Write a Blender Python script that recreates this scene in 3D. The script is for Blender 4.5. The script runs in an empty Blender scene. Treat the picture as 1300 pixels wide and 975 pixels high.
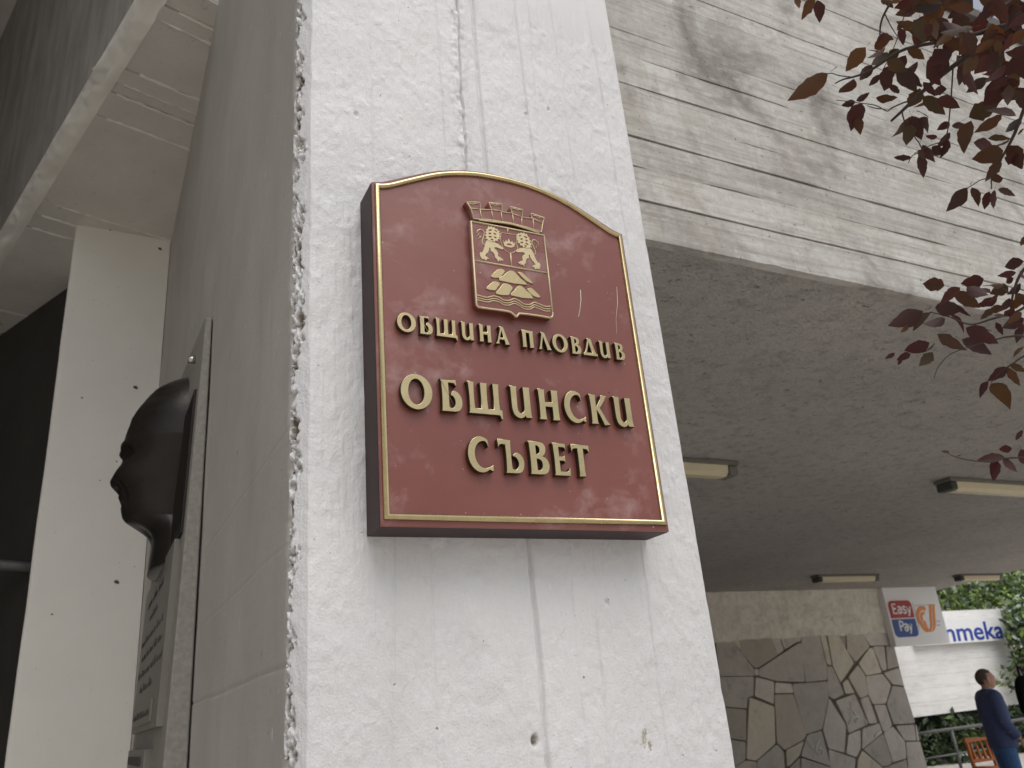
import bpy, bmesh, math, random
import numpy as np
from mathutils import Vector, Matrix
random.seed(7); rng = np.random.default_rng(7)
S = bpy.context.scene; C = S.collection
R_ = math.radians
# ------------------------------------------------------------------ camera
H = 1.70                                   # eye height above the paving
YAW, PIT, ROL, FPX = 0.49467791, -0.38065547, -0.09256146, 1041.53444
def _rot():
    ca, sa = math.cos(YAW), math.sin(YAW); cb, sb = math.cos(PIT), math.sin(PIT); cg, sg = math.cos(ROL), math.sin(ROL)
    B = np.array([[1,0,0],[0,0,-1],[0,1,0]], float)
    Rz = np.array([[ca,-sa,0],[sa,ca,0],[0,0,1]]); Rx = np.array([[1,0,0],[0,cb,-sb],[0,sb,cb]]); Rr = np.array([[cg,-sg,0],[sg,cg,0],[0,0,1]])
    return Rr @ Rx @ B @ Rz
RC = _rot()
cam = bpy.data.cameras.new('camera'); co = bpy.data.objects.new('camera', cam); C.objects.link(co)
m3 = Matrix([list(RC[0]), list(-RC[1]), list(-RC[2])]).transposed()
co.matrix_world = Matrix.Translation((0,0,H)) @ m3.to_4x4()
cam.sensor_width = 36; cam.lens = 36*FPX/1300; cam.clip_end = 2000; cam.clip_start = .05
cam.dof.use_dof = True; cam.dof.focus_distance = 1.36; cam.dof.aperture_fstop = 9.5
S.camera = co
# ------------------------------------------------------------------ world, sun, exposure
SUN_EL, SUN_AZ = R_(62), R_(172)            # azimuth from +Y clockwise
w = bpy.data.worlds.new('World'); S.world = w; w.use_nodes = True
nt = w.node_tree; bg = nt.nodes['Background']
sky = nt.nodes.new('ShaderNodeTexSky'); sky.sky_type = 'NISHITA'; sky.sun_disc = False
sky.sun_elevation = SUN_EL; sky.sun_rotation = SUN_AZ; sky.dust_density = 4; sky.air_density = 1.4
hs = nt.nodes.new('ShaderNodeHueSaturation'); hs.inputs['Saturation'].default_value = .42
nt.links.new(sky.outputs[0], hs.inputs['Color']); nt.links.new(hs.outputs[0], bg.inputs[0]); bg.inputs[1].default_value = .14
sd = bpy.data.lights.new('sun', 'SUN'); so = bpy.data.objects.new('sun', sd); C.objects.link(so)
sd.energy = 1.5; sd.angle = R_(50); sd.color = (1, .992, .985)
sdir = Vector((math.sin(SUN_AZ)*math.cos(SUN_EL), math.cos(SUN_AZ)*math.cos(SUN_EL), math.sin(SUN_EL)))
so.rotation_euler = (-sdir).to_track_quat('-Z', 'Y').to_euler()
S.view_settings.view_transform = 'Standard'; S.view_settings.look = 'None'; S.view_settings.gamma = 1; S.view_settings.exposure = -0.2
# ------------------------------------------------------------------ surveying: a sight line of the photograph met with a real plane of the place
def ray(u, v): return RC.T @ np.array([(u-650)/FPX, (v-487.5)/FPX, 1.0])
def AY(u, v, Y): r = ray(u, v); r = r*Y/r[1]; return Vector((r[0], r[1], r[2]+H))
def AX(u, v, X): r = ray(u, v); r = r*X/r[0]; return Vector((r[0], r[1], r[2]+H))
def AZ(u, v, Z): r = ray(u, v); r = r*(Z-H)/r[2]; return Vector((r[0], r[1], r[2]+H))
def AD(u, v, d): r = ray(u, v); r = r*d/np.linalg.norm(r); return Vector((r[0], r[1], r[2]+H))
# ------------------------------------------------------------------ materials
def lin(*c): return tuple(((x/255)/12.92 if x/255 <= .04045 else ((x/255+.055)/1.055)**2.4) for x in c)
class NT:
    def __init__(s, name):
        s.m = bpy.data.materials.new(name); s.m.use_nodes = True; s.t = s.m.node_tree; s.b = s.t.nodes['Principled BSDF']
        s.co = s.t.nodes.new('ShaderNodeTexCoord').outputs['Object']
    def n(s, ty, **kw):
        nd = s.t.nodes.new(ty)
        for k, v in kw.items():
            if hasattr(nd, k): setattr(nd, k, v)
        return nd
    def l(s, a, b): s.t.links.new(a, b)
    def mapping(s, scale=(1,1,1), src=None):
        mp = s.n('ShaderNodeMapping'); mp.inputs['Scale'].default_value = scale; s.l(src or s.co, mp.inputs[0]); return mp.outputs[0]
    def noise(s, sc, det=5, ro=.6, stretch=None, dist=0):
        nd = s.n('ShaderNodeTexNoise'); nd.inputs['Scale'].default_value = sc; nd.inputs['Detail'].default_value = det; nd.inputs['Roughness'].default_value = ro; nd.inputs['Distortion'].default_value = dist
        s.l(s.mapping(stretch) if stretch else s.co, nd.inputs['Vector']); return nd.outputs[0]
    def ramp(s, fac, stops):
        nd = s.n('ShaderNodeValToRGB'); e = nd.color_ramp.elements
        while len(e) < len(stops): e.new(.5)
        for el, (p, c) in zip(e, stops): el.position = p; el.color = (*c, 1) if len(c) == 3 else c
        s.l(fac, nd.inputs[0]); return nd.outputs[0]
    def g(s, fac, a, b): return s.ramp(fac, [(a, (0,0,0)), (b, (1,1,1))])
    def mix(s, fac, a, b, mode='MIX'):
        nd = s.n('ShaderNodeMix'); nd.data_type = 'RGBA'; nd.blend_type = mode
        for i, x in ((0, fac), (6, a), (7, b)):
            if isinstance(x, (int, float)): nd.inputs[i].default_value = x
            elif isinstance(x, tuple): nd.inputs[i].default_value = (*x, 1)
            else: s.l(x, nd.inputs[i])
        return nd.outputs[2]
    def math(s, op, a, b):
        nd = s.n('ShaderNodeMath'); nd.operation = op
        for i, x in ((0, a), (1, b)):
            if isinstance(x, (int, float)): nd.inputs[i].default_value = x
            else: s.l(x, nd.inputs[i])
        return nd.outputs[0]
    def bump(s, layers):
        prev = None
        for h, dist, st in layers:
            nd = s.n('ShaderNodeBump'); nd.inputs['Distance'].default_value = dist; nd.inputs['Strength'].default_value = st
            s.l(h, nd.inputs['Height'])
            if prev: s.l(prev, nd.inputs['Normal'])
            prev = nd.outputs[0]
        s.l(prev, s.b.inputs['Normal'])
    def base(s, c):
        if isinstance(c, tuple): s.b.inputs['Base Color'].default_value = (*c, 1)
        else: s.l(c, s.b.inputs['Base Color'])
    def rough(s, r):
        if isinstance(r, (int, float)): s.b.inputs['Roughness'].default_value = r
        else: s.l(r, s.b.inputs['Roughness'])
    def rand(s): return s.n('ShaderNodeObjectInfo').outputs['Random']
M = {}
def simple(name, c, rough=.6, metal=0, var=.25, sc=30, bump=0):
    q = NT(name); nz = q.noise(sc)
    q.base(q.mix(nz, tuple(x*(1-var) for x in c), tuple(min(1, x*(1+var)) for x in c))); q.rough(rough); q.b.inputs['Metallic'].default_value = metal
    if bump: q.bump([(nz, bump, .6)])
    q.b.inputs['Specular IOR Level'].default_value = 0 if name == 'black_paint' else .5; M[name] = q.m; return q.m
# white painted concrete of the pillar
q = NT('white_paint')
big = q.noise(3, 4); fine = q.noise(140, 3); grain = q.noise(190, 4, .65, (1, 1, .05)); speck = q.noise(95, 2, .5)
c = q.mix(q.g(big, .35, .7), (.70, .69, .69), (.625, .617, .617))
c = q.mix(q.math('MULTIPLY', q.g(q.noise(9, 6, .7, (1, 1, .25)), .55, .75), .3), c, (.55, .53, .50))
c = q.mix(q.g(speck, .755, .78), c, (.25, .23, .2))
at = q.n('ShaderNodeAttribute'); at.attribute_name = 'chip'
c = q.mix(at.outputs['Fac'], c, q.ramp(q.noise(220, 3), [(.3, (.16, .135, .105)), (.5, (.42, .37, .30)), (.65, (.66, .62, .55))]))
q.base(c); q.rough(.62); q.bump([(grain, .0026, .36), (q.noise(60, 5, .72, (1, 1, .5)), .005, .32), (q.noise(260, 3), .0022, .6)]); M['white_paint'] = q.m
q = NT('passage_paint')
big = q.noise(2.2, 5); lines = q.noise(14, 3, .5, (1, 1, .35))
c = q.mix(q.g(big, .3, .7), (.86, .835, .77), (.80, .775, .715)); c = q.mix(q.g(q.noise(70, 2), .74, .77), c, (.2, .17, .14))
q.base(c); q.rough(.6); q.bump([(q.noise(40, 4, .6), .003, .35), (q.noise(180, 2), .001, .4)]); M['passage_paint'] = q.m
q = NT('beam_paint')
c = q.mix(q.g(q.noise(3, 5), .3, .7), (.74, .71, .665), (.63, .605, .565)); c = q.mix(q.g(q.noise(30, 3, .5, (1, 6, 1)), .66, .75), c, (.45, .42, .38))
c = q.mix(q.g(q.noise(8, 5, .6), .66, .76), c, (.10, .085, .07))
q.base(c); q.rough(.7); q.bump([(q.noise(25, 5, .6), .006, .5), (q.noise(150, 2), .001, .4)]); M['beam_paint'] = q.m
q = NT('left_face_grey')  # left face of the column: greyer than the front, with white flecks
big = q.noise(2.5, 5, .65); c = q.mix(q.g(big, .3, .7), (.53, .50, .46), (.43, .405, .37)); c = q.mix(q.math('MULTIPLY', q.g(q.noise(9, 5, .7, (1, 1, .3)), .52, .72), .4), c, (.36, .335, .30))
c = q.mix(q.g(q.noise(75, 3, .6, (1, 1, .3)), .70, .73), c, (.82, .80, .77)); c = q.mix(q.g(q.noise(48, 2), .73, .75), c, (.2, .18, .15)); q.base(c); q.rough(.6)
q.bump([(q.noise(60, 4, .6, (1, 1, .15)), .003, .35), (q.noise(160, 3), .0014, .5)]); M['left_face_grey'] = q.m
q = NT('pale_concrete'); c = q.mix(q.g(q.noise(1.3, 5, .6, None, .5), .35, .68), (.86, .85, .83), (.74, .725, .70)); c = q.mix(q.math('MULTIPLY', q.g(q.noise(5, 6, .7, (.4, 1, 4)), .5, .72), .5), c, (.42, .40, .36)); q.base(c); q.rough(.85); q.bump([(q.noise(20, 5, .7), .006, .5)]); M['pale_concrete'] = q.m
# board marked concrete
q = NT('board_concrete')
oi = q.rand()
big = q.noise(1.5, 6, .62, None, .6); grain = q.noise(5, 7, .72, (.22, 1, 12)); mott = q.noise(9, 6, .7, (.8, 1, 1.1), .8); smear = q.noise(6, 5, .65, (1.6, 1, .5), 1.2)
c = q.mix(q.g(big, .35, .68), (.56, .55, .52), (.41, .385, .34)); c = q.mix(q.math('MULTIPLY', q.g(smear, .5, .70), .6), c, (.62, .61, .585))
c = q.mix(q.math('MULTIPLY', q.g(mott, .5, .75), .6), c, (.33, .29, .245)); c = q.mix(q.math('MULTIPLY', q.g(grain, .46, .68), .62), c, (.23, .20, .165))
c = q.mix(q.math('MULTIPLY', q.g(q.noise(1.9, 5, .62, (.9, 1, 1.1), .7), .50, .68), .92), c, (.19, .17, .15))
c = q.mix(q.math('MULTIPLY', q.g(q.noise(38, 5, .75, (.7, 1, 1.2)), .5, .72), .5), c, (.27, .245, .21)); c = q.mix(q.math('MULTIPLY', q.g(q.noise(24, 5, .75, (.6, 1, 1.6)), .52, .72), .45), c, (.68, .665, .64)); c = q.mix(q.g(q.noise(48, 3), .69, .72), c, (.12, .10, .09))
hv = q.n('ShaderNodeHueSaturation'); q.l(c, hv.inputs['Color']); mr = q.n('ShaderNodeMapRange'); mr.inputs[3].default_value = .90; mr.inputs[4].default_value = 1.08; q.l(oi, mr.inputs[0]); q.l(mr.outputs[0], hv.inputs['Value'])
q.base(hv.outputs[0]); q.rough(.85); q.bump([(grain, .005, .35), (smear, .008, .4), (q.noise(70, 4, .7), .003, .5)]); M['board_concrete'] = q.m
q = NT('dark_joint'); q.base(q.mix(q.noise(20), (.05, .045, .04), (.16, .145, .13))); q.rough(.95); M['dark_joint'] = q.m
q = NT('shaded_side_paint'); q.base(q.mix(q.g(q.noise(6, 5, .65, (1, 1, .3)), .3, .7), (.42, .395, .365), (.24, .225, .205))); q.rough(.8); q.bump([(q.noise(50, 4), .004, .5)]); M['shaded_side_paint'] = q.m  # beam's left side: shade under the roof painted in, with vertical streaks
# rough soffit
q = NT('soffit_render')
big = q.noise(.9, 5); mid = q.noise(10, 5, .65); trowel = q.noise(42, 4, .7, (.6, 1, 1)); fine = q.noise(110, 3, .7)
c = q.mix(q.g(big, .3, .7), (.72, .68, .635), (.60, .565, .525)); c = q.mix(q.math('MULTIPLY', q.g(mid, .5, .75), .5), c, (.22, .20, .18)); c = q.mix(q.math('MULTIPLY', q.g(fine, .55, .72), .6), c, (.12, .105, .09))
c = q.mix(q.g(q.noise(26, 4, .75, (.7, 1, 1)), .60, .72), c, (.10, .085, .07)); q.base(c); q.rough(.9); q.bump([(trowel, .05, 1), (q.noise(16, 4, .7, (.5, 1, 1)), .05, .8), (fine, .015, 1)]); M['soffit_render'] = q.m
q = NT('roughcast')
mid = q.noise(9, 6, .7); c = q.mix(q.g(mid, .35, .65), (.88, .83, .73), (.68, .63, .54)); q.base(c); q.rough(.95); q.bump([(q.noise(14, 5, .65), .035, .8), (q.noise(60, 3), .008, .6)]); M['roughcast'] = q.m
def stone(name, a, b, d):
    q = NT(name); rd = q.rand(); nz = q.noise(3.2, 6, .65, None, .8); f2 = q.noise(14, 6, .75, (1, 1, .6))
    c = q.mix(q.g(nz, .32, .68), a, b); c = q.mix(q.math('MULTIPLY', q.g(f2, .48, .7), .6), c, d); c = q.mix(q.math('MULTIPLY', q.g(q.noise(5, 5, .7), .56, .72), .45), c, (.2, .17, .13))
    hv = q.n('ShaderNodeHueSaturation'); q.l(c, hv.inputs['Color']); mr = q.n('ShaderNodeMapRange'); mr.inputs[3].default_value = .8; mr.inputs[4].default_value = 1.2; q.l(rd, mr.inputs[0]); q.l(mr.outputs[0], hv.inputs['Value'])
    q.base(hv.outputs[0]); q.rough(.75); q.bump([(nz, .02, .5), (f2, .006, .5)]); M[name] = q.m
stone('grey_stone', (.565, .52, .47), (.45, .415, .375), (.63, .585, .52))
stone('tan_stone', (.64, .575, .465), (.54, .485, .395), (.66, .63, .56))
stone('brown_stone', (.52, .465, .39), (.44, .40, .345), (.55, .46, .36))
simple('mortar', (.17, .145, .12), .95, 0, .3, 20)
simple('chalk', (.75, .75, .74), .9)
# plaque
q = NT('maroon_lacquer')
bl = q.noise(4, 4, .6); sm = q.noise(9, 4, .65, (1, 1, 1.2), .3); sm2 = q.noise(22, 5, .7, (1.2, 1, .8))
c = q.mix(q.g(bl, .35, .7), (.185, .052, .040), (.225, .072, .056)); c = q.mix(q.math('MULTIPLY', q.g(sm, .55, .80), q.g(sm2, .3, .78)), c, (.50, .36, .35))  # pale patches: smudges, and blotchy sky reflection painted into the colour
c = q.mix(q.g(q.noise(75, 2), .745, .76), c, (.05, .02, .02)); c = q.mix(q.g(q.noise(130, 2, .5), .76, .775), c, (.5, .4, .38))
q.base(c); q.rough(q.ramp(sm, [(.3, (.3,)*3), (.7, (.46,)*3)])); q.b.inputs['Coat Weight'].default_value = .16; q.b.inputs['Coat Roughness'].default_value = .22
q.bump([(q.noise(6, 3), .002, .25), (q.noise(300, 2), .0002, .3)]); M['maroon_lacquer'] = q.m
simple('dark_frame', (.034, .015, .014), .6, 0, .3, 25)
q = NT('brass')
nz = q.noise(45, 4); sp = q.noise(190, 3)
c = q.mix(q.g(nz, .3, .7), (.60, .485, .27), (.47, .38, .21)); c = q.mix(q.g(sp, .68, .76), c, (.30, .22, .11))
q.base(c); q.b.inputs['Metallic'].default_value = 1; q.rough(q.ramp(nz, [(.3, (.16,)*3), (.7, (.34,)*3)])); q.bump([(q.noise(30, 3), .0012, .3), (q.noise(160, 3), .0003, .3)]); M['brass'] = q.m
simple('dark_side_brass', (.075, .055, .028), .5, .6, .4, 60)  # letter edges: dark reflections painted in as a dark colour
q = NT('pale_brass')
c = q.mix(q.noise(80, 3), (.62, .51, .31), (.50, .41, .24)); q.base(c); q.b.inputs['Metallic'].default_value = .35; q.rough(.42); M['pale_brass'] = q.m
simple('grey_granite', (.27, .255, .225), .65, 0, .45, 70)
simple('bronze', (.030, .025, .022), .38, .6, .35, 14, .004)
simple('engraving_plate', (.20, .185, .16), .45, .1, .2, 12)
simple('engraving', (.055, .05, .045), .7)
simple('steel', (.5, .48, .45), .3, 1)
simple('black_paint', (.008, .008, .008), .9)
simple('bounce_wall_paint', (.42, .40, .37), .8, 0, .2, 3); simple('back_wall_paint', (.045, .040, .036), .8, 0, .35, 3)  # first one: pale so the added side wall bounces light into the passage
simple('lamp_housing', (.16, .15, .13), .6, 0, .4, 20); simple('lamp_cap', (.05, .055, .05), .6, 0, .4, 20)
simple('yellowed_diffuser', (.62, .54, .36), .4, 0, .12, 6)
simple('sign_white', (.86, .86, .86), .35, 0, .03, 2); simple('sign_red', (.42, .035, .04), .4, 0, .05); simple('sign_blue', (.03, .08, .30), .4, 0, .05); simple('sign_orange', (.80, .27, .06), .4, 0, .05); simple('sign_grey', (.45, .45, .46), .5)
simple('letter_blue', (.03, .06, .35), .4, 0, .05)
simple('rail_grey', (.13, .13, .125), .5, .3); simple('chair_wood', (.50, .17, .05), .5, 0, .2, 15)
simple('skin', (.52, .29, .20), .55, 0, .08, 20); simple('hair', (.085, .06, .045), .6, 0, .3, 90); simple('navy_cloth', (.070, .092, .20), .85, 0, .3, 25, .01); simple('denim', (.06, .14, .32), .85, 0, .3, 30, .008); simple('pale_blue_cloth', (.48, .60, .78), .8, 0, .05); simple('shoe_leather', (.03, .02, .015), .4)
simple('bark', (.06, .042, .036), .85, 0, .4, 40, .004)
simple('beige_plaster', (.58, .47, .34), .9, 0, .1, 1); simple('window_glass', (.05, .06, .07), .1)
simple('roof_tile', (.30, .12, .07), .8)
# paving
q = NT('paving'); c = q.mix(q.noise(.7, 6), (.54, .505, .455), (.64, .60, .545)); br = q.n('ShaderNodeTexBrick'); br.inputs['Scale'].default_value = 1.6; q.l(q.co, br.inputs[0]); br.inputs['Color1'].default_value = (1,1,1,1); br.inputs['Color2'].default_value = (.86,.86,.86,1); br.inputs['Mortar'].default_value = (.45,.45,.45,1); br.inputs['Mortar Size'].default_value = .012
q.base(q.mix(1.0, c, br.outputs[0], 'MULTIPLY')); q.rough(.85); M['paving'] = q.m
# plum leaves: every leaf takes its own tone
q = NT('plum_leaf'); rd = q.rand()
c = q.ramp(rd, [(0, (.046, .017, .017)), (.3, (.072, .020, .018)), (.5, (.050, .025, .018)), (.68, (.085, .038, .016)), (.82, (.055, .045, .02)), (.92, (.13, .055, .012)), (1, (.045, .04, .042))])
c = q.mix(q.math('MULTIPLY', q.noise(60, 4), .5), c, (.03, .014, .012)); q.base(c); q.rough(.5)
q.b.inputs['Specular IOR Level'].default_value = .35
tr = q.n('ShaderNodeBsdfTranslucent'); q.l(q.mix(1.0, c, (1.9, 1.4, 1.1), 'MULTIPLY'), tr.inputs[0]); ms = q.n('ShaderNodeMixShader'); ms.inputs[0].default_value = .28
q.l(q.b.outputs[0], ms.inputs[1]); q.l(tr.outputs[0], ms.inputs[2]); q.l(ms.outputs[0], q.t.nodes['Material Output'].inputs[0]); q.bump([(q.noise(120, 2), .001, .5)]); M['plum_leaf'] = q.m
for nm, a, b in (('leaf_light', (.20, .30, .06), (.30, .42, .11)), ('leaf_mid', (.08, .14, .04), (.13, .20, .06)), ('leaf_grey', (.28, .33, .25), (.42, .45, .38)), ('leaf_dark', (.025, .045, .018), (.05, .075, .03))):
    q = NT(nm); q.base(q.mix(q.noise(3), a, b)); q.rough(.5); M[nm] = q.m
# ------------------------------------------------------------------ builders
def link(name, me, mat=None, parent=None):
    o = bpy.data.objects.new(name, me); C.objects.link(o)
    if mat:
        for k in (mat if isinstance(mat, (list, tuple)) else [mat]): me.materials.append(M[k])
    if parent: o.parent = parent
    return o
def tag(o, label=None, cat=None, group=None, kind=None):
    for k, v in (('label', label), ('category', cat), ('group', group), ('kind', kind)):
        if v: o[k] = v
    return o
def thing(name, label, cat, group=None, loc=(0,0,0)):
    o = bpy.data.objects.new(name, None); o.empty_display_size = .1; C.objects.link(o); o.location = loc
    return tag(o, label, cat, group)
def mesh(name, v, f, mat=None, parent=None, smooth=False):
    me = bpy.data.meshes.new(name); me.from_pydata([tuple(p) for p in v], [], f); me.update()
    if smooth: me.polygons.foreach_set('use_smooth', [True]*len(me.polygons))
    if parent:
        off = parent_loc(parent)
        if off.length > 0: me.transform(Matrix.Translation(-off))
    return link(name, me, mat, parent)
def parent_loc(p):
    v = Vector((0,0,0))
    while p: v += Vector(p.location); p = p.parent
    return v
def bm_mesh(name, bm, mat=None, parent=None, smooth=False):
    bmesh.ops.recalc_face_normals(bm, faces=bm.faces)
    me = bpy.data.meshes.new(name); bm.to_mesh(me); bm.free()
    if smooth: me.polygons.foreach_set('use_smooth', [True]*len(me.polygons))
    if parent:
        off = parent_loc(parent)
        if off.length > 0: me.transform(Matrix.Translation(-off))
    return link(name, me, mat, parent)
def bx(bm, a, b, rz=0, piv=None, bev=0):
    c = [(a[i]+b[i])/2 for i in range(3)]; s = [abs(b[i]-a[i]) for i in range(3)]
    r = bmesh.ops.create_cube(bm, size=1, matrix=Matrix.Translation(c) @ Matrix.Diagonal((*s, 1)))
    if bev: r2 = bmesh.ops.bevel(bm, geom=list({e for v in r['verts'] for e in v.link_edges}), offset=bev, segments=2, affect='EDGES', profile=.5); vs = {v for f in r2['faces'] for v in f.verts} | {v for v in r['verts'] if v.is_valid}
    else: vs = r['verts']
    if rz: bmesh.ops.rotate(bm, verts=list(vs), cent=piv or c, matrix=Matrix.Rotation(rz, 3, 'Z'))
    return bm
def box(name, a, b, mat, parent=None, rz=0, bev=0, piv=None): return bm_mesh(name, bx(bmesh.new(), a, b, rz, piv, bev), mat, parent)
def prism(name, pts, vec, mat, parent=None, bev=0):
    """closed outline of 3-D points pushed along vec"""
    n = len(pts); vec = Vector(vec); v = [Vector(p) for p in pts] + [Vector(p)+vec for p in pts]
    f = [tuple(range(n-1, -1, -1)), tuple(range(n, 2*n))] + [(i, (i+1) % n, n+(i+1) % n, n+i) for i in range(n)]
    bm = bmesh.new(); vs = [bm.verts.new(p) for p in v]
    for q_ in f: bm.faces.new([vs[i] for i in q_])
    if bev:
        bm.faces.ensure_lookup_table(); bmesh.ops.bevel(bm, geom=list(bm.faces[1].edges), offset=bev, segments=2, affect='EDGES', profile=.6)
    return bm_mesh(name, bm, mat, parent)
def tube_bm(bm, pts, rad, seg=8, cap=True):
    pts = [Vector(p) for p in pts]; n = len(pts)
    rad = rad if isinstance(rad, (list, tuple)) else [rad]*n
    rings = []; up = None
    for i in range(n):
        t = (pts[min(i+1, n-1)]-pts[max(i-1, 0)]).normalized()
        if up is None: up = t.orthogonal().normalized()
        up = (up - t*up.dot(t)); up = up.normalized() if up.length > 1e-6 else t.orthogonal().normalized()
        bi = t.cross(up); ra = rad[i]; ra = ra if isinstance(ra, tuple) else (ra, ra)
        rings.append([bm.verts.new(pts[i]+up*(math.cos(2*math.pi*k/seg)*ra[0])+bi*(math.sin(2*math.pi*k/seg)*ra[1])) for k in range(seg)])
    for i in range(n-1):
        for k in range(seg): bm.faces.new((rings[i][k], rings[i][(k+1) % seg], rings[i+1][(k+1) % seg], rings[i+1][k]))
    if cap: bm.faces.new(rings[0][::-1]); bm.faces.new(rings[-1])
    return bm
def tube(name, pts, rad, mat, parent=None, seg=8, smooth=True): return bm_mesh(name, tube_bm(bmesh.new(), pts, rad, seg), mat, parent, smooth)
def smooth_run(p, k=4, closed=False):
    p = [np.array(a, float) for a in p]; n = len(p); out = []
    for i in range(n if closed else n-1):
        g = (lambda j: p[j % n]) if closed else (lambda j: p[min(max(j, 0), n-1)])
        a, b, c, d = g(i-1), g(i), g(i+1), g(i+2)
        for j in range(k):
            t = j/k; out.append(tuple(.5*((2*b)+(c-a)*t+(2*a-5*b+4*c-d)*t*t+(3*b-a-3*c+d)*t**3)))
    if not closed: out.append(tuple(p[-1]))
    return out
def flat(name, contours, depth, mat, parent, org, ex, ey, bev=0.0):
    """filled outlines (holes included) in the plane org + x*ex + y*ey, raised by depth along ex x ey"""
    cu = bpy.data.curves.new('outline', 'CURVE'); cu.dimensions = '2D'; cu.fill_mode = 'BOTH'
    for cn in contours:
        sp = cu.splines.new('POLY'); sp.points.add(len(cn)-1); sp.use_cyclic_u = True
        for q_, p in zip(sp.points, cn): q_.co = (p[0], p[1], 0, 1)
    cu.extrude = depth/2; cu.bevel_depth = bev; cu.bevel_resolution = 1; cu.offset = -bev
    ob = bpy.data.objects.new('outline', cu); C.objects.link(ob); dg = bpy.context.evaluated_depsgraph_get()
    me = bpy.data.meshes.new_from_object(ob.evaluated_get(dg)); bpy.data.objects.remove(ob); bpy.data.curves.remove(cu)
    ex, ey = Vector(ex), Vector(ey); ez = ex.cross(ey).normalized()
    mt = Matrix((ex, ey, ez)).transposed().to_4x4(); mt.translation = Vector(org)+ez*depth/2
    me.transform(mt); me.materials.clear(); me.name = name
    if parent: me.transform(Matrix.Translation(-parent_loc(parent)))
    o = link(name, me, mat, parent)
    if isinstance(mat, list):                               # second material: edges coloured dark for what they reflect
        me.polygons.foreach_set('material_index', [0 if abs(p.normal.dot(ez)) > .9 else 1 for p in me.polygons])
    return o
def text_part(name, s, mat, parent, org, ex, ey, size, width, depth=.004, shear=0, bold=0):
    cu = bpy.data.curves.new('t', 'FONT'); cu.body = s; cu.size = 1; cu.extrude = depth/2/size; cu.shear = shear; cu.offset = bold
    ob = bpy.data.objects.new('t', cu); C.objects.link(ob); dg = bpy.context.evaluated_depsgraph_get()
    me = bpy.data.meshes.new_from_object(ob.evaluated_get(dg)); bpy.data.objects.remove(ob); bpy.data.curves.remove(cu)
    xs = [v.co.x for v in me.vertices]; x0, x1 = min(xs), max(xs); ex, ey = Vector(ex).normalized(), Vector(ey).normalized(); ez = ex.cross(ey)
    mt = Matrix((ex*width/(x1-x0), ey*size, ez*size)).transposed().to_4x4(); mt.translation = Vector(org)
    me.transform(Matrix.Translation((-x0, 0, 0))); me.transform(mt); me.materials.clear()
    if parent: me.transform(Matrix.Translation(-parent_loc(parent)))
    return link(name, me, mat, parent)
def vnoise(x, y, seed=0):
    r_ = np.random.default_rng(seed); T = r_.random((256, 256))
    xi = np.floor(x).astype(int); yi = np.floor(y).astype(int); fx = x-xi; fy = y-yi
    fx = fx*fx*(3-2*fx); fy = fy*fy*(3-2*fy); g = lambda a, b: T[a % 256, b % 256]
    return (g(xi, yi)*(1-fx)+g(xi+1, yi)*fx)*(1-fy)+(g(xi, yi+1)*(1-fx)+g(xi+1, yi+1)*fx)*fy-.5
def fbm(x, y, oct=4, seed=0, gain=.5):
    return sum(vnoise(x*2**i, y*2**i, seed+i)*gain**i for i in range(oct))
def grid_obj(name, P, mat, parent=None, smooth=True, attr=None):
    nz, nx = P.shape[:2]; me = bpy.data.meshes.new(name); idx = np.arange(nz*nx).reshape(nz, nx)
    f = np.stack([idx[:-1, :-1], idx[:-1, 1:], idx[1:, 1:], idx[1:, :-1]], -1).reshape(-1, 4)
    me.vertices.add(nz*nx); me.vertices.foreach_set('co', P.reshape(-1)); me.loops.add(f.size); me.polygons.add(len(f))
    me.loops.foreach_set('vertex_index', f.reshape(-1)); me.polygons.foreach_set('loop_start', np.arange(0, f.size, 4)); me.polygons.foreach_set('loop_total', np.full(len(f), 4))
    me.update(calc_edges=True); me.polygons.foreach_set('use_smooth', [smooth]*len(f))
    if attr is not None:
        a = me.attributes.new('chip', 'FLOAT', 'POINT'); a.data.foreach_set('value', attr.reshape(-1).astype(np.float32))
    return link(name, me, mat, parent)
#PART2
# ================================================================== THE SETTING
gv = [(-60,-60,0),(90,-60,0),(90,120,0),(-60,120,0)]
tag(mesh('ground', [(x*12, y*12, z) for x, y, z in gv], [(0,1,2,3)], 'paving'), kind='structure')
XW, YW0, XF0, XF1, YF = .2527, 1.189, .277, .980, 1.165      # the pillar: left face, where it starts, front edges, front face
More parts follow.
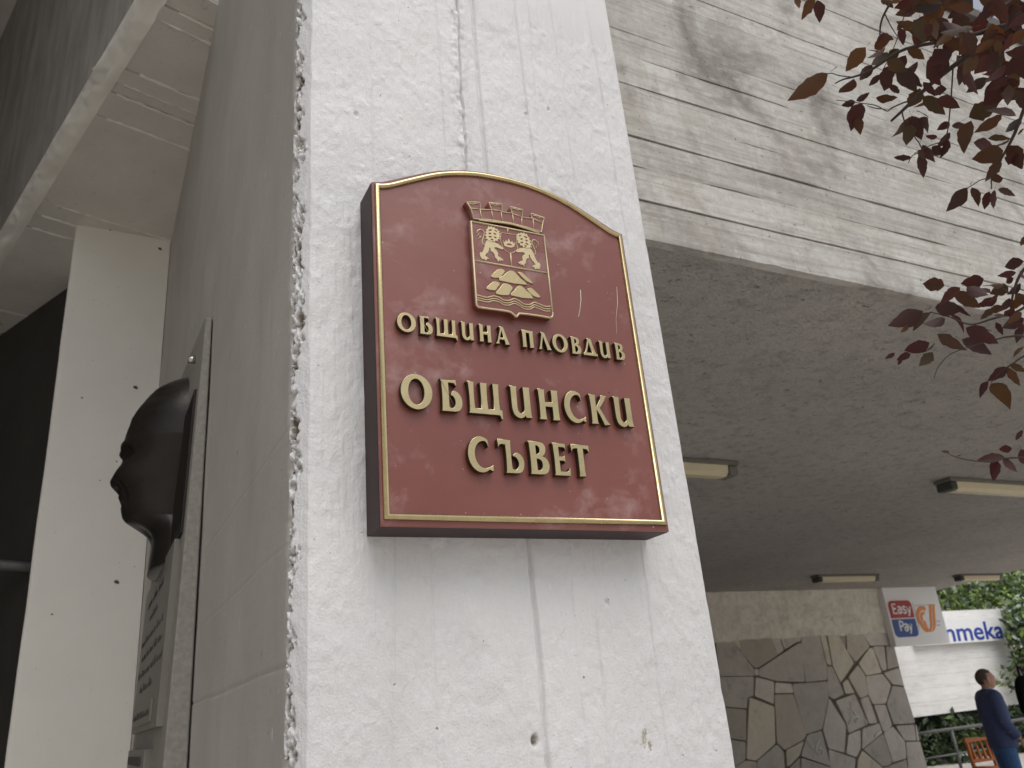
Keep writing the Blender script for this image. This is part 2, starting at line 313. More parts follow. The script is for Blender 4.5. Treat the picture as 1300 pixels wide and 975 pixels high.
# ---- the white concrete pillar with the plaque
def build_column():
    path = []; nrm = []; tg = []          # profile points, outward normals, kind of face (0 left, 1 chamfer, 2 front, 3 right)
    for y in list(np.linspace(4.9, 2.6, 24)[:-1])+list(np.concatenate([np.linspace(2.6, YW0+.03, 80)[:-1], np.linspace(YW0+.03, YW0, 14)])): path.append((XW, y)); nrm.append((-1, 0)); tg.append(0)
    for t in np.linspace(0, 1, 24)[1:]: path.append((XW+(XF0-XW)*t, YW0+(YF-YW0)*t)); nrm.append((-.707, -.707)); tg.append(1)
    for x in np.linspace(XF0, XF1-.008, 380)[1:]: path.append((x, YF)); nrm.append((0, -1)); tg.append(2)
    for t in (30, 60, 90): path.append((XF1-.008+.008*math.sin(R_(t)), YF+.008-.008*math.cos(R_(t)))); nrm.append((math.sin(R_(t)), -math.cos(R_(t)))); tg.append(3)
    for y in np.linspace(YF+.03, 4.9, 14): path.append((XF1, y)); nrm.append((1, 0)); tg.append(3)
    path.append((XW, 4.9)); nrm.append((-1, 0)); tg.append(0)
    path = np.array(path); nrm = np.array(nrm); tg = np.array(tg)
    s = np.concatenate([[0], np.cumsum(np.linalg.norm(np.diff(path, axis=0), axis=1))])
    z = np.concatenate([np.arange(-.05, H-.12, .05), np.arange(H-.12, H+1.40, .0022), np.arange(H+1.40, 6.3, .08)])
    Z, Sx = np.meshgrid(z, s, indexing='ij'); X0 = np.broadcast_to(path[:, 0], Z.shape); Y0 = np.broadcast_to(path[:, 1], Z.shape); T = np.broadcast_to(tg, Z.shape)
    zr = Z-H
    d = np.zeros(Z.shape)
    fr = (T == 2).astype(float); lf = (T == 0).astype(float); ch = (T == 1).astype(float)
    # front: board grain, trowel lumps, board edges left as fine fins, the torn joint and the groove beside it
    f = .0006*fbm(X0*70, Z*3.2, 3, 1)+.0030*fbm(X0*9, Z*7, 4, 11)+.0008*fbm(X0*130, Z*70, 3, 13)+.0005*fbm(X0*260, Z*11, 2, 15)+.0022*np.maximum(0, fbm(X0*38, Z*34, 3, 21)-.12)-.0022*np.maximum(0, fbm(X0*46, Z*20, 3, 25)-.2)
    def xl(u0, v0, u1, v1):
        a, b = AY(u0, v0, YF), AY(u1, v1, YF); return a.x+(zr-(a.z-H))*(b.x-a.x)/(b.z-a.z)
    def wig(a, sd, fz=14): return a*fbm(Z*fz, Z*0+3.3, 4, sd)
    g = xl(599, 0, 618, 205)
    up = 1/(1+np.exp(-(zr-.88)/.02)); dn = 1/(1+np.exp((zr-.28)/.02))
    f = f-.0055*np.exp(-((X0-g-wig(.003, 31))/.0038)**2)*up-.0022*(1/(1+np.exp(-(X0-g)/.004)))*np.exp(-np.maximum(0, X0-g)/.10)*up
    tj = xl(580, 0, 590, 205)+wig(.010, 33, 9)
    f = f-.009*np.exp(-((X0-tj)/.0017)**2)*up*(fbm(Z*30, Z*0, 3, 39) > -.25)+.0024*np.exp(-((X0-tj+.006)/.013)**2)*up*(1+2.6*fbm(X0*60, Z*40, 3, 35))
    le = xl(552, 0, 566, 205)+wig(.004, 36, 20)
    f = f+.0026/(1+np.exp(-(X0-le)/.0012))*(1/(1+np.exp((X0-tj-.012)/.004)))*up
    gd = xl(672, 690, 697, 975)+wig(.003, 37, 9)
    f = f-.0060*np.exp(-((X0-gd)/.0033)**2)*dn-.002*np.exp(-((X0-gd+.018)/.011)**2)*dn*np.clip((zr-.02)*6, 0, 1)
    for (u0, v0, u1, v1, h_) in ((652, 0, 683, 235, .0022), (700, 20, 731, 235, .0018), (748, 30, 785, 240, .0022), (676, 60, 690, 235, -.0014), (750, 700, 775, 975, .0016), (818, 720, 850, 975, .0014), (500, 700, 500, 975, .0014), (548, 690, 552, 900, -.0012), (470, 40, 474, 220, .0012), (724, 700, 745, 975, .0012)):
        xx = xl(u0, v0, u1, v1)+wig(.0025, int(abs(u0)), 6); m_ = up if v0 < 300 else dn
        f = f+1.25*h_*np.exp(-((X0-xx)/.0017)**2)*m_*(.4+.9*np.clip(fbm(Z*9, Z*0+u0, 3, 41)+.5, 0, 1))
    for (u, v, r_, h_) in ((679, 940, .005, -.011), (770, 765, .0035, -.004), (823, 940, .012, -.0022), (452, 145, .004, -.003), (668, 144, .003, -.003), (697, 138, .003, -.003), (610, 808, .012, .002), (600, 780, .02, .0022), (620, 860, .022, .0022)):
        p = AY(u, v, YF); f = f+h_*np.exp(-(((X0-p.x)/r_)**2+((Z-p.z)/(r_*1.5))**2)**2)
    d += 1.35*f*fr
    # left face: smoother, a few form joints
    l_ = .0022*fbm(Y0*6, Z*5, 4, 51)+.0012*np.maximum(0, fbm(Y0*40, Z*40, 3, 55)-.25)
    for z0, a in ((.088, .0022), (.255, .0006), (.43, .0008), (2.02, .003)):
        l_ = l_-a*np.exp(-((zr-z0-.004*fbm(Y0*5, Z*0, 3, 57))/.003)**2)
    d += l_*lf
    # chamfer: a broken arris at its left edge
    t = np.clip((X0-XW)/(XF0-XW), 0, 1)
    edge = .42+.55*fbm(Z*16, Z*0+9, 4, 61)+.35*fbm(Z*70, Z*0+4, 3, 62)
    inch = np.clip((edge-t)/.10, 0, 1)*ch
    q1_ = (X0-Y0)*.707; rough = fbm(q1_*170, Z*110, 5, 63, .62); pit = np.maximum(0, fbm(q1_*70+.8*fbm(Z*60, q1_*60, 2, 66), Z*34+.8*fbm(q1_*60, Z*60, 2, 68), 4, 67, .6)-.16)
    d += ch*(.0012*fbm(X0*120, Z*60, 3, 69)) - inch*(.003+.014*np.maximum(-.3, rough)+.06*pit)
    near = np.exp(-np.abs(Y0-YW0)/.006)*lf
    d -= near*np.maximum(0, .004+.014*fbm(Z*26, Z*0+2, 4, 71)+.009*fbm(Z*75, Z*0+6, 3, 72)+.004*fbm(Z*90, Y0*90, 2, 73))
    near2 = np.exp(-np.abs(X0-XF0)/.003)*fr; d -= near2*np.maximum(0, .0008+.0035*fbm(Z*20, Z*0+5, 4, 75))
    nr = np.exp(-np.abs(X0-XF1)/.006)*np.maximum(fr, (T == 3)*(Y0 < YF+.02)); d -= nr*np.maximum(0, .003*fbm(Z*24, Z*0+7, 4, 77))
    P = np.stack([X0+d*nrm[:, 0], Y0+d*nrm[:, 1], Z], -1)
    chip = np.clip(inch*np.clip(pit*9+np.maximum(0, rough-.05)*2.6, 0, 1), 0, 1)*.9
    p = AY(823, 940, YF); chip = np.maximum(chip, fr*(np.exp(-(((X0-p.x)/.012)**2+((Z-p.z)/.018)**2)**2) > .4)*(fbm(X0*130, Z*80, 3, 81) > .12)*.9)
    p = AY(679, 940, YF); chip = np.maximum(chip, fr*np.exp(-(((X0-p.x)/.005)**2+((Z-p.z)/.008)**2)**2))
    o = grid_obj('concrete_column', P, ['white_paint', 'left_face_grey'], None, True, chip)
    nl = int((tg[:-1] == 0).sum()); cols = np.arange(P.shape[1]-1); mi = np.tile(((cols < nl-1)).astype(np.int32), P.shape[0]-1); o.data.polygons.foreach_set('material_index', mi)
    return tag(o, 'thick white painted concrete column with a chipped left edge carrying the maroon plaque', 'column', kind='thing')
build_column()
# ---- the passage on the left: white pier, turned beam, dark wall behind, added roof and side wall
YP = AX(190, 650, XW).y; ZB = AY(156, 294, YP).z
def build_pier():
    bm = bmesh.new(); x0, x1, y0, y1 = AY(50, 640, YP).x, XW-.003, YP, YP+.62
    ny, nx = 90, 12; P = np.zeros((ny, nx*2, 3)); zz = np.linspace(0, ZB-.003, ny)
    front = np.stack([np.linspace(x0+.012, x1, nx*2-3), np.full(nx*2-3, y0)], -1)
    prof = np.concatenate([[[x0, y1]], [[x0, y0+.012]], [[x0+.003, y0+.003]], front]); Z, _ = np.meshgrid(zz, prof[:, 0], indexing='ij')
    X = np.broadcast_to(prof[:, 0], Z.shape); Y = np.broadcast_to(prof[:, 1], Z.shape)
    P = np.stack([X+.006*fbm(Z*3, X*0, 3, 91)*(X < x0+.02), Y+.005*fbm(X*7, Z*4, 3, 93)*(Y < y0+.01), Z], -1)
    pier = tag(grid_obj('white_pier', P, 'passage_paint', None, True), 'narrow cream white pier standing in the shaded passage behind the bronze relief', 'pier', kind='thing')
    for u, v, r in ((203, 316, .016), (172, 492, .018), (148, 739, .018), (104, 505, .008), (158, 606, .007), (66, 780, .008), (127, 610, .006), (148, 586, .007), (140, 292, .007)):
        p = AY(u, v, YP-.001); rr = random.Random(u); tube('plug_hole', [p+Vector((-r*.6, 0, .2*r)), p+Vector((0, 0, .1*r)), p+Vector((r*.6, .0, -.3*r))], [r*.25, r*.5, r*.2], 'dark_joint', pier, 7)
build_pier()
O2 = np.array([AZ(180, 0, ZB).x, AZ(180, 0, ZB).y]); O2b = np.array([AZ(0, 305, ZB).x, AZ(0, 305, ZB).y])
ax = (O2b-O2)/np.linalg.norm(O2b-O2); bx_ = np.array([ax[1], -ax[0]])
def BP(s, b, z): q_ = O2+ax*s+bx_*b; return Vector((q_[0], q_[1], z))
def sof(u, v): p = AZ(u, v, ZB); return float(np.dot(np.array([p.x, p.y])-O2, ax))
beam = thing('ceiling_beam', 'heavy grey painted concrete beam running over the passage above the white pier', 'beam')
s0 = sof(279, 7)
cuts = sorted([s0]+[sof(*q_) for q_ in ((187, 16), (197, 0), (148, 81), (133, 95), (123, 108), (108, 138), (39, 249), (27, 265), (16, 281))]); cuts += [cuts[-1]+.45, cuts[-1]+1.1, cuts[-1]+1.9, 5.4]
bk = bmesh.new(); r8 = [BP(s0, .07, ZB+.012), BP(5.4, .07, ZB+.012), BP(5.4, 1.35, ZB+.012), BP(s0, 1.35, ZB+.012)]
prism('beam_core', r8, (0, 0, 3.2), 'beam_paint', beam)
prism('side_face', [BP(s0, 0, ZB+.07), BP(5.4, 0, ZB+.07), BP(5.4, .069, ZB+.07), BP(s0, .069, ZB+.07)], (0, 0, 3.1), 'shaded_side_paint', beam)
n_ = 220; arr = np.zeros((7, n_, 3))                       # the rough rounded lower arris
for k, t in enumerate(np.linspace(0, 90, 7)):
    for i, s_ in enumerate(np.linspace(s0, 5.4, n_)):
        jit = (.014*(rng.random()-.5)+.05*float(vnoise(np.array([s_*6]), np.array([k*.7]), 5)[0]))*(0 < k < 6); p = BP(s_, .075-.078*math.sin(R_(t))+jit, ZB+.072-.078*math.cos(R_(t))+jit*.6); arr[k, i] = p
grid_obj('arris', arr, 'passage_paint', beam)
for i in range(len(cuts)-1):
    a, b = cuts[i], cuts[i+1]; dz = (.0, .009, .003, .012, .0, .006, .010, .002, .0, .008)[i % 10]
    prism('board_band', [BP(a+.003, .072, ZB-dz), BP(b-.003, .072, ZB-dz), BP(b-.003, 1.35, ZB-dz), BP(a+.003, 1.35, ZB-dz)], (0, 0, .05), 'beam_paint', beam)
for i, c_ in enumerate(cuts[1:10]):                           # fins of grout left between the form boards
    bm = bmesh.new(); rr = random.Random(i); a_ = .09+rr.random()*.05; b_ = .62+rr.random()*.3; n7 = 26
    tube_bm(bm, [BP(c_+.004*(rr.random()-.5), a_+(b_-a_)*k/n7, ZB-.004-.006*rr.random()) for k in range(n7+1)], [.0035+.006*rr.random() for k in range(n7+1)], 5); bm_mesh('grout_fin', bm, 'passage_paint', beam, True)
e0, e1 = AZ(0, 437, ZB), AZ(75, 385, ZB); dv = (e1-e0).normalized()
wp0, wp1 = e0-dv*3.5, e1+dv*.6
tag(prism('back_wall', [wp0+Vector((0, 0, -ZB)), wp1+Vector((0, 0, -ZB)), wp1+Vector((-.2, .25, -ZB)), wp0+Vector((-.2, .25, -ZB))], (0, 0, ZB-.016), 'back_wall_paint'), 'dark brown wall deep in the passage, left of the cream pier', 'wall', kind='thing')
hr = [AY(-30, 715, 5.15), AY(60, 722, 5.15)]
tag(tube('handrail', [hr[0], hr[0].lerp(hr[1], .5), hr[1]], .03, 'rail_grey'), 'dull handrail along the dark wall left of the cream pier', 'handrail')
tag(box('added_passage_roof', (-7, .9, ZB+2.6), (BP(0, 0, 0).x-.02, 10, ZB+2.9), 'beam_paint'), kind='structure')  # roof added to keep sky light out of the passage
tag(box('added_side_wall', (-3.2, 1.2, 0), (-2.9, 9.6, ZB+2.59), 'bounce_wall_paint'), 'unseen side wall added facing the column to block light, outside the picture', 'wall', kind='thing')  # out of view, added to hold back light from the left
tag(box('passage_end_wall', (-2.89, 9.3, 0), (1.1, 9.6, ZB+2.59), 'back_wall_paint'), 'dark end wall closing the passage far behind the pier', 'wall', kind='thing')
# ---- the board-marked parapet and the canopy ceiling on the right
YPA = 1.95; ZPB = AY(1000, 341, YPA).z; ZC = ZPB+.018; XP0, XP1 = XF1+.006, 10.9
ztop_ = AY(1160, -4, YPA).z
par = thing('parapet', 'weathered board-marked concrete parapet above the canopy, right of the white column', 'parapet')
prism('core', [(XP0, YPA+.022, ZC+.36), (XP1, YPA+.022, ZC+.36), (XP1, YPA+.30, ZC+.36), (XP0, YPA+.30, ZC+.36)], (0, 0, ztop_-ZC-.362), 'dark_joint', par)
zs = [ZPB]+[AY(u, v, YPA).z for u, v in ((812, 254), (803, 210), (795, 171), (789, 137), (812, 112), (776, 64), (774, 34), (835, 0), (885, 0))]
ztop = AY(1160, -4, YPA).z
while zs[-1]+.15 < ztop: zs.append(zs[-1]+.135+.03*random.random())
zs.append(ztop)
gaps = [.0035, .008, .010, .010, .009, .0075, .011, .002, .002, .007, .002, .005, .002, .004, .003, .005]
for i in range(len(zs)-1):
    a = zs[i]; b = zs[i+1]; nx, nz = 340, 9
    X, Zg = np.meshgrid(np.linspace(XP0, 4.8, nx), np.linspace(0, 1, nz)); g0 = gaps[i % 16]*.5; g1 = gaps[(i+1) % 16]*.5
    wob = .0016*fbm(X*9, X*0+i, 4, 101+i); cl = np.clip(fbm(X*2.2, X*0+i*3.7, 3, 131+i)*4+.85, 0, 1)
    lo = a+.010*np.maximum(0, fbm(X*16, X*0+3.1, 4, 231)-.1)*(i == 0)+g0*np.clip(fbm(X*2.2, X*0+(i-1)*3.7, 3, 130+i)*4+.75, 0, 1)*(i > 0)+np.abs(wob)*(i > 0); hi = b-g1*cl-np.abs(wob)*.5
    Y = YPA-(.000, .0018, .0004, .0022, .0008, .0016, .0, .0012)[i % 8]-.003*fbm(X*3, Zg*1.2+i*2, 4, 161+i)-.0015*fbm(X*9, Zg*9+i*5, 3, 171)
    P = np.stack([X, Y, lo+(hi-lo)*Zg], -1)
    bnd = grid_obj('board_band', P, 'board_concrete', par); bm = bmesh.new(); bm.from_mesh(bnd.data)
    for row in (P[0], P[-1]):
        vs = [[bm.verts.new((q_[0], yy if yy else q_[1], q_[2])) for q_ in row] for yy in (None, YPA+.0215)]
        for j in range(nx-1): bm.faces.new((vs[0][j], vs[0][j+1], vs[1][j+1], vs[1][j]))
    bm.to_mesh(bnd.data); bm.free()
    box('board_band', (4.802, YPA+.002, a+g0), (XP1, YPA+.018, b-g1), 'board_concrete', par)
box('coping', (XP0, YPA-.04, ztop+.003), (XP1, YPA+.34, ztop+.07), 'dark_joint', par)
er0, er1 = AZ(1195, 748, ZC), AZ(1300, 722, ZC); sl = (er1.x-er0.x)/(er1.y-er0.y)
xr = lambda y: er0.x+(y-er0.y)*sl
tag(prism('ceiling', [(XP0, YPA+.05, ZC), (XP1, YPA+.05, ZC), (XP1, 6.2, ZC), (xr(6.2), 6.2, ZC), (xr(11.6), 11.6, ZC), (XP0, 11.6, ZC)], (0, 0, .35), 'soffit_render'), kind='structure')  # unseen near right corner left out to let more sky light in
box('edge_lip', (XP0, YPA+.022, ZPB+.007), (XP1-.01, YPA+.049, ZC+.355), 'board_concrete', par)
# ---- rubble wall under the canopy
YS = 10.5
CR = lambda x, y: (900+x*.21538, 780+y*.21538)
wl = thing('stone_wall', 'wall of crazy-paved grey and tan flagstones under the canopy, right of the column', 'wall')
zt = AY(*CR(560, 134), YS).z; xe = AY(1134, 807, YS).x
box('mortar_bed', (4.2, YS+.03, 0), (xe-.01, YS+.42, ZC-.004), 'mortar', wl)
nx, nz = 150, 24; X, Zg = np.meshgrid(np.linspace(4.2, xe+.01, nx), np.linspace(zt, ZC-.002, nz))
P = np.stack([X, YS-.035-.05*fbm(X*5, Zg*5, 4, 201)-.03*np.abs(fbm(X*14, Zg*14, 2, 205)), Zg+.03*fbm(X*3, X*0, 3, 207)*(Zg < zt+.01)], -1)
bt = P[:1].copy(); bt[..., 1] = YS+.03; P = np.concatenate([bt, P]); en = P[:, -1:].copy(); en[..., 1] = YS+.42; P = np.concatenate([P, en], 1)
grid_obj('roughcast_band', P, 'roughcast', wl)
ST = """g 40,140 128,140 185,225 262,318 262,360 60,362
t 130,140 178,140 184,212
b 184,136 358,132 402,240 290,312 270,312 190,222
g 362,132 410,130 438,212 406,236
g 416,128 540,126 540,158 512,164 446,208
g 266,322 292,322 292,360 268,358
g 298,322 520,174 541,174 560,396 400,390 298,362
g 548,126 650,122 690,295 692,383 570,396 550,180
t 656,122 690,122 722,298 696,290
t 697,120 755,118 853,285 780,398 732,306
b 760,118 805,118 805,203
b 812,118 903,116 943,190 865,278 815,215
g 907,114 1060,108 1083,180 952,184
t 943,200 964,202 1013,343 927,358 884,290
g 964,192 1033,188 1046,324 1022,332
g 1042,188 1090,186 1122,303 1054,323
g 1029,346 1118,317 1147,420 1082,410
g 697,306 728,314 793,468 737,498 704,480
t 787,405 815,382 856,463 802,468
b 822,370 878,300 920,360 938,473 892,493
g 927,366 1022,352 1070,420 1038,523 967,528 938,470
g 1081,424 1150,432 1210,638 1087,646 1047,530
g 40,372 266,368 261,480 226,487 222,553 60,538
g 274,372 380,398 380,527 267,480
g 390,402 486,410 498,462 390,464
g 493,413 692,398 698,500 667,673 577,702 503,470
t 237,494 383,547 393,760 280,860 224,848
b 392,477 500,474 570,705 558,733 446,797 402,753
b 60,548 219,564 217,743 80,720
g 80,732 214,754 211,858 150,895
g 707,497 806,655 798,813 707,788 674,680
g 744,512 855,472 938,645 822,698 810,640
g 892,502 937,484 993,638 946,643
g 972,536 1038,534 1078,650 1050,690 1027,688
g 907,676 1003,642 1020,700 907,793
g 822,710 893,682 893,790 867,840 808,818
g 580,712 663,687 713,893 542,833
g 707,797 866,851 850,990 722,990
t 452,802 558,747 534,828 472,893 457,893
g 287,866 400,768 438,816 446,990 290,990
g 548,848 713,902 720,990 548,990
b 474,905 533,847 540,990 470,990
b 150,905 219,862 278,872 283,990 150,990
t 907,804 1018,903 1018,990 874,990 882,860
g 914,796 1022,707 1078,870 1058,888 1022,895
g 1030,702 1080,662 1153,748 1163,848 1087,868
g 1098,657 1207,652 1221,743 1152,743
g 1214,652 1222,650 1240,743 1228,743
g 1164,754 1245,752 1330,990 1185,990 1172,852
b 1064,895 1163,857 1180,990 1115,990
g 1024,906 1058,897 1108,990 1024,990"""
smat = {'g': 'grey_stone', 't': 'tan_stone', 'b': 'brown_stone'}
for ln in ST.split('\n'):
    k, *ps = ln.split(); pts = [AY(*CR(*map(float, p.split(','))), YS) for p in ps]
    c0 = sum(pts, Vector())/len(pts); pts = [c0+(p-c0)*1.025 for p in pts]; dy = .008*random.random(); out = []
    for i, p in enumerate(pts):                           # hand-cut edges: a little uneven, corners knocked off
        pr, nx_ = pts[i-1], pts[(i+1) % len(pts)]
        out.append(p.lerp(pr, min(.12, .02/max(.02, (pr-p).length)))); out.append(p.lerp(nx_, min(.12, .02/max(.02, (nx_-p).length))))
    tx_, tz_ = random.uniform(-.035, .035), random.uniform(-.035, .035); out = [Vector((min(p.x, xe+.012), YS+.055+max(-.014, min(.014, tx_*(p.x-c0.x)+tz_*(p.z-c0.z))), max(.01, p.z))) for p in out]
    n3 = Vector((0, 0, 0)); A2 = sum((out[i].x*out[(i+1) % len(out)].z-out[(i+1) % len(out)].x*out[i].z) for i in range(len(out)))
    if A2 > 0: out.reverse()
    prism('flagstone', out, (0, -.056-dy*1.6, 0), smat[k], wl, .006)
zlow = max(.02, AY(*CR(720, 990), YS).z-.03); x_ = 4.25
while x_ < 12.2:                                          # the courses nearer the ground and behind the column
    wd = .35+.3*random.random()
    prism('flagstone', [Vector((x_+.02, YS+.032, .02)), Vector((x_+.0, YS+.032, .2)), Vector((x_+wd-.03, YS+.032, .22)), Vector((x_+wd-.01, YS+.032, .02))], (0, -.036, 0), random.choice(['grey_stone', 'brown_stone', 'grey_stone']), wl, .006); x_ += wd
def scrawl(pts, r=.010): tube('chalk_mark', [AY(*CR(*p), YS-.016) for p in pts], r, 'chalk', wl, 5)
scrawl([(832, 512), (848, 560), (868, 600), (885, 622), (868, 618)]); scrawl([(842, 545), (838, 600), (824, 648), (846, 606), (884, 604)], .008); scrawl([(818, 598), (850, 592), (868, 640)], .007)
scrawl([(655, 742), (634, 770), (630, 800), (645, 832), (668, 832), (674, 806), (660, 790), (646, 800)], .008); scrawl([(576, 742), (604, 776), (628, 806)], .007); scrawl([(978, 722), (990, 704), (1018, 692)], .013); scrawl([(922, 622), (930, 648)], .012)
# ---- four tube lights under the ceiling
def lamp(label, x0, x1, y):
    t = thing('ceiling_light', label, 'ceiling light', 'tube lights under the canopy', ((x0+x1)/2, y, ZC))
    L = x1-x0; a = -L/2; b = L/2; o = Vector(((x0+x1)/2, y, ZC))
    W = lambda *p: tuple(Vector(p)+o)
    bm = bmesh.new(); bx(bm, W(a, -.085, -.035), W(b, .085, -.002), bev=.005); bm_mesh('housing', bm, 'lamp_housing', t)
    for s in (-1, 1):
        xx = a+.005 if s < 0 else b-.085
        bm = bmesh.new(); bx(bm, W(xx, -.075, -.105), W(xx+.08, .075, -.036), bev=.012); bm_mesh('end_cap', bm, 'lamp_cap' if s < 0 else 'lamp_housing', t)
    pr = [(-.07, -.036), (-.062, -.085), (-.035, -.108), (.035, -.108), (.062, -.085), (.07, -.036)]
    prism('diffuser', [Vector(W(a+.09, p[0], p[1])) for p in pr], (L-.18, 0, 0), 'yellowed_diffuser', t)
    return t
lamp('yellowed tube light under the canopy half hidden behind the white column', 2.62, 4.02, 4.30)
lamp('nearest tube light cut off at the right edge beneath the hanging leaves', 6.33, 7.73, 4.33)
lamp('small distant tube light above the roughcast band of the stone wall', 9.62, 10.92, 9.0)
lamp('small distant tube light above the white pharmacy signs', 12.98, 14.1, 9.1)
# ================================================================== THE PLAQUE
pq = thing('plaque', 'maroon wall plaque with arched top, brass rim, coat of arms and raised brass lettering', 'plaque', None, (.6135, YF, H+.258))
GX0, GX1, GZ0, GZ1 = .3715, .8555, H+.2735, H+.8335; xc = (GX0+GX1)/2; hw = (GX1-GX0)/2
half = [(0, 0), (.012, .0025), (.027, .0085), (.06, .0255), (.105, .0475), (.143, .0605), (.1825, .0690), (.215, .0718), (hw, .0725)]
arch = smooth_run([(xc-hw+u, h) for u, h in half]+[(xc+hw-u, h) for u, h in half[-2::-1]], 4)
def outline(off_s, off_b, off_t):
    k = (hw+off_s)/hw
    top = [(xc+(x-xc)*k, GZ1+h+off_t) for x, h in arch]
    return [(xc-hw-off_s, GZ0-off_b)]+top+[(xc+hw+off_s, GZ0-off_b)]
def in_plane(pts, Y): return [Vector((x, Y, z)) for x, z in pts]
prism('frame', list(reversed(in_plane(outline(.009, .0145, .008), YF-.002))), (0, -.0615, 0), 'dark_frame', pq, .0025)
prism('face_panel', list(reversed(in_plane(outline(.0085, .0140, .0075), YF-.0636))), (0, -.0035, 0), 'maroon_lacquer', pq, .001)
YB = YF-.0671
bead = in_plane(outline(0, 0, 0), YB-.001)
def bead_bm(path, r):
    bm = bmesh.new(); n = len(path); rings = []
    for i in range(n):
        a, b, c = path[i-1], path[i], path[(i+1) % n]; t1 = (b-a).normalized(); t2 = (c-b).normalized(); n1 = Vector((-t1.z, 0, t1.x)); n2 = Vector((-t2.z, 0, t2.x)); m_ = (n1+n2).normalized(); m_ = m_/max(.5, m_.dot(n1))
        rings.append([bm.verts.new(b+m_*(r*math.cos(R_(g)))+Vector((0, -1, 0))*(r*1.05*math.sin(R_(g)))) for g in range(-20, 201, 20)])
    for i in range(n):
        for k in range(len(rings[0])-1): bm.faces.new((rings[i][k], rings[i][k+1], rings[(i+1) % n][k+1], rings[(i+1) % n][k]))
    return bm
bm_mesh('brass_rim', bead_bm(bead, .0046), 'brass', pq, True)
